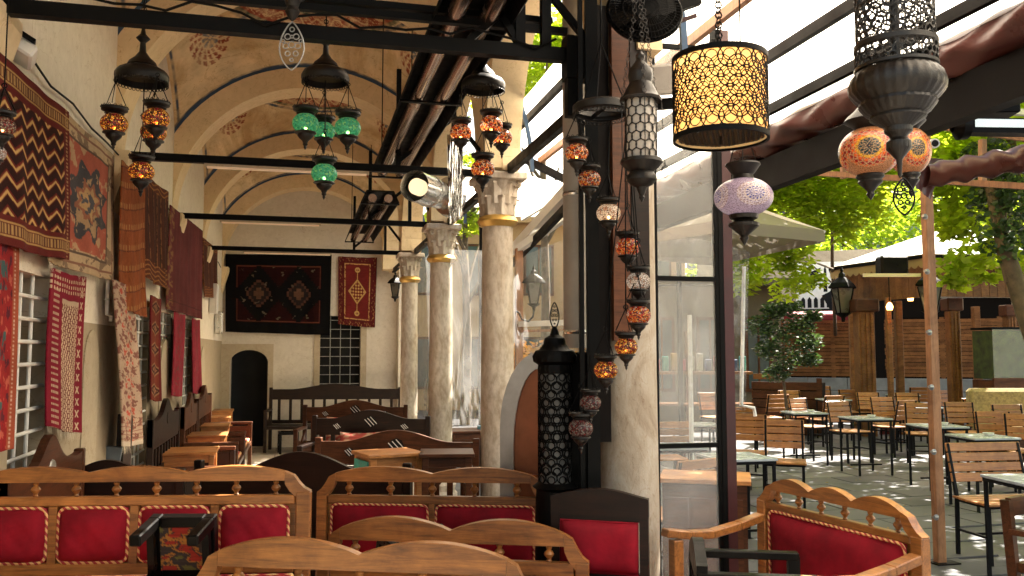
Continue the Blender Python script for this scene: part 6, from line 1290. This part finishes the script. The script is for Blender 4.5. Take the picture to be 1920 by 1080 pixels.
# merchandise in front of the dark shop
t = thing('goods_shelf', 'wooden shelf with coloured goods behind the creased plastic', 'shelf', gp(1290, 16.5), -YAW)
MB().box((0, 0, 1.2), (2.4, .3, .05)).build('shelf_board', M_fence, t); MB().box((0, 0, .6), (2.4, .3, .05)).build('shelf_board', M_fence, t); MB().box((0, .1, 1.0), (.08, .08, 2.0)).build('upright', M_fence, t)
for k in range(14): x = -1.1 + .165 * k; MB().box((x, 0, 1.23 + .12 + .03 * (k % 3)), (.11, .12, .22 + .06 * (k % 3)), None, .01).build('goods_item', simple('goods_%d' % k, random.choice([(.3, .03, .05), (.03, .25, .22), (.35, .2, .05), (.4, .38, .35), (.05, .08, .2)]), .5, 0, .2), t)
t = thing('white_umbrella_pole', 'thin white pole standing behind the glass screen', 'pole', gp(1294, 8.8)); MB().tube([(0, 0, 0), (0, 0, 1.98)], .024, 10).build('shaft', M_whitepaint, t)

# ================================================================ PLANTS
def leaves(N, cen, rad, size, rng, droop=.5, shape='ell', elong=1.9):
    """folded leaves scattered through a lumpy volume"""
    P = rng.normal(0, 1, (N, 3)); P /= np.linalg.norm(P, axis=1)[:, None]; P *= (rng.uniform(0, 1, N) ** .45)[:, None]
    P = P * np.array(rad)[None] + np.array(cen)[None]
    P = P + np.stack([np.sin(P[:, 1] * 3.1 + P[:, 2] * 4), np.cos(P[:, 0] * 3.7), np.sin(P[:, 0] * 2.9 + P[:, 1] * 3)], 1) * .12 * np.array(rad)[None]
    return P
def leafmesh(name, P, size, rng, m, elong=1.9, droop=.6):
    N = len(P); a = rng.uniform(0, 2 * math.pi, N); dz = -rng.uniform(0, 1, N) * droop * 1.6 + .2
    d = np.stack([np.cos(a), np.sin(a), dz], 1); d /= np.linalg.norm(d, axis=1)[:, None]; r = rng.normal(0, 1, (N, 3)); s = np.cross(d, r); s /= np.linalg.norm(s, axis=1)[:, None]; n_ = np.cross(d, s); L = size * rng.uniform(.6, 1.25, N)[:, None]; Wd = L / elong
    V = np.stack([P, P + d * L * .45 + s * Wd * .5 + n_ * L * .06, P + d * L, P + d * L * .45 - s * Wd * .5 + n_ * L * .06], 1).reshape(-1, 3)
    i = np.arange(N)[:, None] * 4; F = np.concatenate([i + np.array([[0, 1, 2]]), i + np.array([[0, 2, 3]])]).astype(int)
    cen = V.mean(0); me = npmesh(name, V - cen, F, m, None, False); return me, cen
def vine(label, blobs, size, m, base, top, density=.72, seed=1, strands=0, cat='vine', name='climbing_vine', group='leafy vines over the courtyard', rad=.05, elong=2.2):
    rng = np.random.default_rng(seed); t = thing(name, label, cat, base, 0, group); Ps = []
    for (px, py, d, rp, rq, n) in blobs:
        c = np.array(at(px, py, d)); rx, rz_ = rp / FPX * d, rq / FPX * d; Ps.append(leaves(int(n * density), c, (rx, max(rx, .5) * .9, rz_), size, rng))
        for k in range(strands):
            q = c + np.array([rng.uniform(-rx, rx), rng.uniform(-.4, .4), -rz_ * .6]); L = rng.uniform(.2, .6) * max(.4, rz_ * 1.6); m_ = 60; zz_ = rng.uniform(0, 1, m_); Ps.append(q[None] + np.stack([rng.normal(0, .05, m_), rng.normal(0, .05, m_), -zz_ * L], 1))
    P = np.concatenate(Ps); me, cen = leafmesh('leaves', P, size * .85, rng, m, elong); o = link('crown', me, t); o.location = Vector(cen) - Vector(base)
    b = Vector(top) - Vector(base); mb = MB(); mb.tube([(0, 0, 0), (b.x * .2 + .1, b.y * .2, b.z * .4), (b.x * .7, b.y * .7, b.z * .75), tuple(b)], [rad, rad * .9, rad * .7, rad * .4], 10)
    for k in range(8):
        bl = blobs[k % len(blobs)]; e_ = at(bl[0], bl[1], bl[2]) - Vector(base); s_ = b * rng.uniform(.6, 1.0); mb.tube([tuple(s_), tuple((s_ + e_) / 2 + Vector((rng.uniform(-.2, .2), 0, rng.uniform(0, .3)))), tuple(e_)], [rad * .4, rad * .25, rad * .1], 6)
    mb.build('trunk', M_bark, t, True); return t
b0 = gp(1560, 24.5)
vine('bright green vine hanging below the roller and umbrella', [(1420, 360, 12, 60, 60, 1500), (1500, 330, 12, 90, 70, 2600), (1600, 330, 12.5, 100, 60, 2600), (1560, 390, 12, 80, 50, 1700), (1440, 440, 11.5, 60, 45, 1300), (1400, 490, 11, 28, 40, 500), (1495, 480, 11.5, 30, 60, 600), (1640, 290, 13, 100, 40, 1400)], .15, M_leaf, b0, at(1560, 330, 14), seed=3, strands=5, elong=2.6)
b1 = gp(1960, 10.5)
vine('light green vine round the wooden pole and right of it', [(1790, 300, 10.5, 60, 60, 1100), (1860, 330, 11, 70, 70, 1500), (1780, 400, 10.5, 40, 40, 500), (1900, 160, 11, 60, 50, 900), (1880, 450, 10.5, 50, 50, 600), (1810, 490, 10, 35, 40, 330), (1850, 230, 11.5, 90, 40, 900)], .15, M_leaf, b1, at(1900, 250, 10.5), seed=5, strands=3, elong=1.7)
vine('leaning dark trunked tree wrapped in ivy at the right edge', [(1865, 360, 9.6, 28, 60, 900), (1890, 440, 9.4, 22, 60, 500), (1840, 300, 9.8, 30, 40, 400)], .11, M_leafd, gp(1962, 9.4), at(1852, 330, 9.6), seed=8, cat='tree', name='leaning_tree', group=None, rad=.13, elong=1.5)
def tree(label, px, d, h, r, m, n, seed, size=.16, group='trees beyond the courtyard', trunk=.12, cat='tree'):
    rng = np.random.default_rng(seed); base = gp(px, d); t = thing('tree', label, cat, base, 0, group); Ps = []
    for k in range(12): Ps.append(leaves(n // 12, (rng.uniform(-r, r) * .65, rng.uniform(-r, r) * .65, h - r + rng.uniform(-r, r) * .6), (r * .45, r * .45, r * .38), size, rng))
    me, cen = leafmesh('leaves', np.concatenate(Ps), size, rng, m); o = link('crown', me, t); o.location = Vector(cen); mb = MB(); mb.tube([(0, 0, 0), (.05, 0, h * .3), (0, .05, h * .6), (0, 0, h * .85)], [trunk, trunk * .8, trunk * .6, trunk * .2], 10)
    for k in range(7): a = k * .9; mb.tube([(0, 0, h * (.4 + .05 * k)), (r * .4 * math.cos(a), r * .4 * math.sin(a), h * (.55 + .04 * k)), (r * .8 * math.cos(a), r * .8 * math.sin(a), h * (.66 + .04 * k))], [trunk * .4, trunk * .25, .01], 6)
    mb.build('trunk', M_bark, t, True); return t
tree('bright tree seen through the arch between first column and pillar', 1020, 19.0, 9.8, 2.1, M_leaf, 5200, 11, .2)
tree('broad green tree behind the beige umbrella', 1440, 27, 8.0, 3.4, M_leafm, 4200, 12, .26); tree('green tree behind the kiosk roof', 1640, 28, 8.2, 3.3, M_leafm, 3800, 13, .26); tree('tall green tree at the right behind the stall', 1850, 26, 8.8, 3.6, M_leafm, 4200, 14, .26); tree('green tree closing the view at the far right', 2040, 22, 8.0, 3.2, M_leafm, 5000, 15, .24)
tree('small tree glimpsed between the first and second columns', 872, 19, 6.4, 1.2, M_leaf, 2400, 16, .18)
tree('autumn tinted shrub behind the timber rail near the stove', 1005, 11.5, 2.05, .75, leafmat('orange_leaf', (.30, .10, .02), (.35, .20, .03), .5), 1300, 17, .10, trunk=.04, cat='shrub')
rng = np.random.default_rng(21); base = gp(1470, 14.6); t = thing('glossy_bush', 'dark glossy bush on a thin stem before the plank planter', 'bush', base); Ps = []
for (dx, z, r_) in ((-.05, 1.9, .34), (-.42, 2.05, .26), (.3, 2.05, .24), (.42, 1.75, .22), (-.3, 1.65, .24), (.1, 2.35, .22), (.15, 1.5, .3), (-.15, 2.3, .2), (.5, 2.2, .14), (-.1, 1.25, .22), (.45, 1.45, .16)): Ps.append(leaves(330, (dx * RH.x, dx * RH.y, z), (r_, r_, r_ * .8), .1, rng))
me, cen = leafmesh('leaves', np.concatenate(Ps), .085, rng, M_leafd, 1.8, .2); o = link('foliage', me, t); o.location = Vector(cen); MB().tube([(0, 0, 0), (.04, 0, .5), (-.02, 0, 1.1), (0, 0, 1.9)], [.03, .028, .024, .01], 8).build('trunk', M_bark, t, True)

# leafy canopy over the yard, above the top of the view: it throws the dappled shade
rng = np.random.default_rng(33); t = thing('overhead_vine', 'dense sunlit vine roof above the courtyard tables', 'vine', gp(2250, 11.0), 0, 'leafy vines over the courtyard'); Ps = []; o0 = Vector(t.location)
for i in range(9):
    for j in range(11):
        if rng.uniform() < .03 or (4.9 + i * .95 > 10.2 and 4.4 + j > 12.6): continue
        x, y = 4.9 + i * .95 + rng.uniform(-.25, .25), 4.4 + j * 1.0 + rng.uniform(-.3, .3)
        Ps.append(leaves(400, (x - o0.x, y - o0.y, 4.5 + .15 * (j % 3)), (.72, .72, .28), .16, rng))
me, cen = leafmesh('leaves', np.concatenate(Ps), .20, rng, M_leaf, 1.7, .4); o = link('crown', me, t); o.location = Vector(cen); MB().tube([(0, 0, 0), (.1, 0, 3.0), (-1.0, .3, 4.4)], [.12, .1, .05], 10).build('trunk', M_bark, t, True)

p = atX(45, 100, XL + .07); t = thing('wall_floodlight', 'small white floodlight on the wall above the zigzag rug', 'lamp', p, .3); MB().box((0, 0, 0), (.09, .22, .06), Matrix.Rotation(.5, 3, 'Y'), .01).build('housing', M_whitepaint, t); MB().box((-.01, 0, .05), (.11, .26, .012), Matrix.Rotation(.5, 3, 'Y')).build('visor', M_iron, t)

p = at(741, 545, 12.6); street_lantern('dark lantern hanging beside the third column near the end wall', p, .9, group='black street lanterns', bracket=False)
t = thing('wall_pipe', 'thin white pipe running down the wall between pale kilim and beige runner', 'pipe', atX(200, 590, XL + .03)); MB().tube([(0, 0, .75), (0, 0, 0), (0, .12, 0), (0, .12, -.04)], .012, 8).build('pipe', M_whitepaint, t, True)
for q in (.1, .45): MB().box((0, 0, q), (.03, .035, .012)).build('clip', M_galv, t)
for i, (px, py, h) in enumerate(((401, 560, .42), (410, 605, .34))):
    t = thing('switch_box', ['upper grey switch box at the far end of the rug wall', 'lower white switch box near the far corner'][i], 'box', atX(px, py, XL + .06), 0, 'switch boxes in the corner'); MB().box((0, 0, 0), (.10, .22, h), None, .005).build('case', M_galv if i else M_whitepaint, t); MB().box((.052, 0, 0), (.006, .18, h - .05)).build('cover', M_whitepaint, t)
t = thing('wall_cable', 'thin black cable sagging along the rug wall above the rugs', 'cable', (XL + .03, 0, 0)); pts = []
for k in range(24): y = 4.2 + k * .43; pts.append((0, y, 2.98 - .03 * abs(math.sin(k * 1.3)) - .02 * (k % 2)))
MB().tube(pts, .006, 6).build('cable', M_iron, t, True)
t = thing('truss_cable', 'loose black cable looped along the front iron truss', 'cable', (0, 3.71, SPR)); MB().tube([(XL + .1 + .1 * k, 0, .06 + .02 * math.sin(k * 1.1) - .035 * (k % 4 == 2)) for k in range(24)], .006, 6).build('cable', M_iron, t, True)
# small things left on tables
for i, (k, lb) in enumerate(((0, 'small white ashtray on the left grey table of the far row'), (1, 'small white ashtray on the middle grey table'), (2, 'small white ashtray on the table left of the wooden pole'), (9, 'small glass ashtray on the white topped table'))):
    loc_ = gp(TB[k][0] + 12, TB[k][1]); t = thing('ashtray', lb, 'ashtray', (loc_[0], loc_[1], .74), 0, 'ashtrays on the courtyard tables'); MB().lathe([(.001, .003), (.04, .003), (.055, .03), (.048, .03), (.035, .010), (.001, .010)], 16).build('dish', M_whitepaint, t, True)

rng = np.random.default_rng(77); n = 420; x = rng.uniform(2.3, 9, n); y = rng.uniform(3.2, 16, n); a = rng.uniform(0, 6.28, n); L = rng.uniform(.02, .05, n)
d = np.stack([np.cos(a), np.sin(a), rng.uniform(0, .25, n)], 1); s_ = np.stack([-np.sin(a), np.cos(a), rng.uniform(-.1, .3, n)], 1); Pp = np.stack([x, y, np.full(n, .007)], 1)
V = np.stack([Pp, Pp + d * L[:, None] * .5 + s_ * L[:, None] * .3, Pp + d * L[:, None], Pp + d * L[:, None] * .5 - s_ * L[:, None] * .3], 1).reshape(-1, 3); V[:, 2] = np.maximum(V[:, 2], .006)
i = np.arange(n)[:, None] * 4; tag(link('fallen_leaves', npmesh('fallen_leaves', V, np.concatenate([i + np.array([[0, 1, 2]]), i + np.array([[0, 2, 3]])]).astype(int), simple('dry_leaf', (.20, .14, .04), .8, 0, .4, 3, 0), None, False)), 'small dry leaves scattered over the courtyard paving', 'leaves', None, 'stuff')
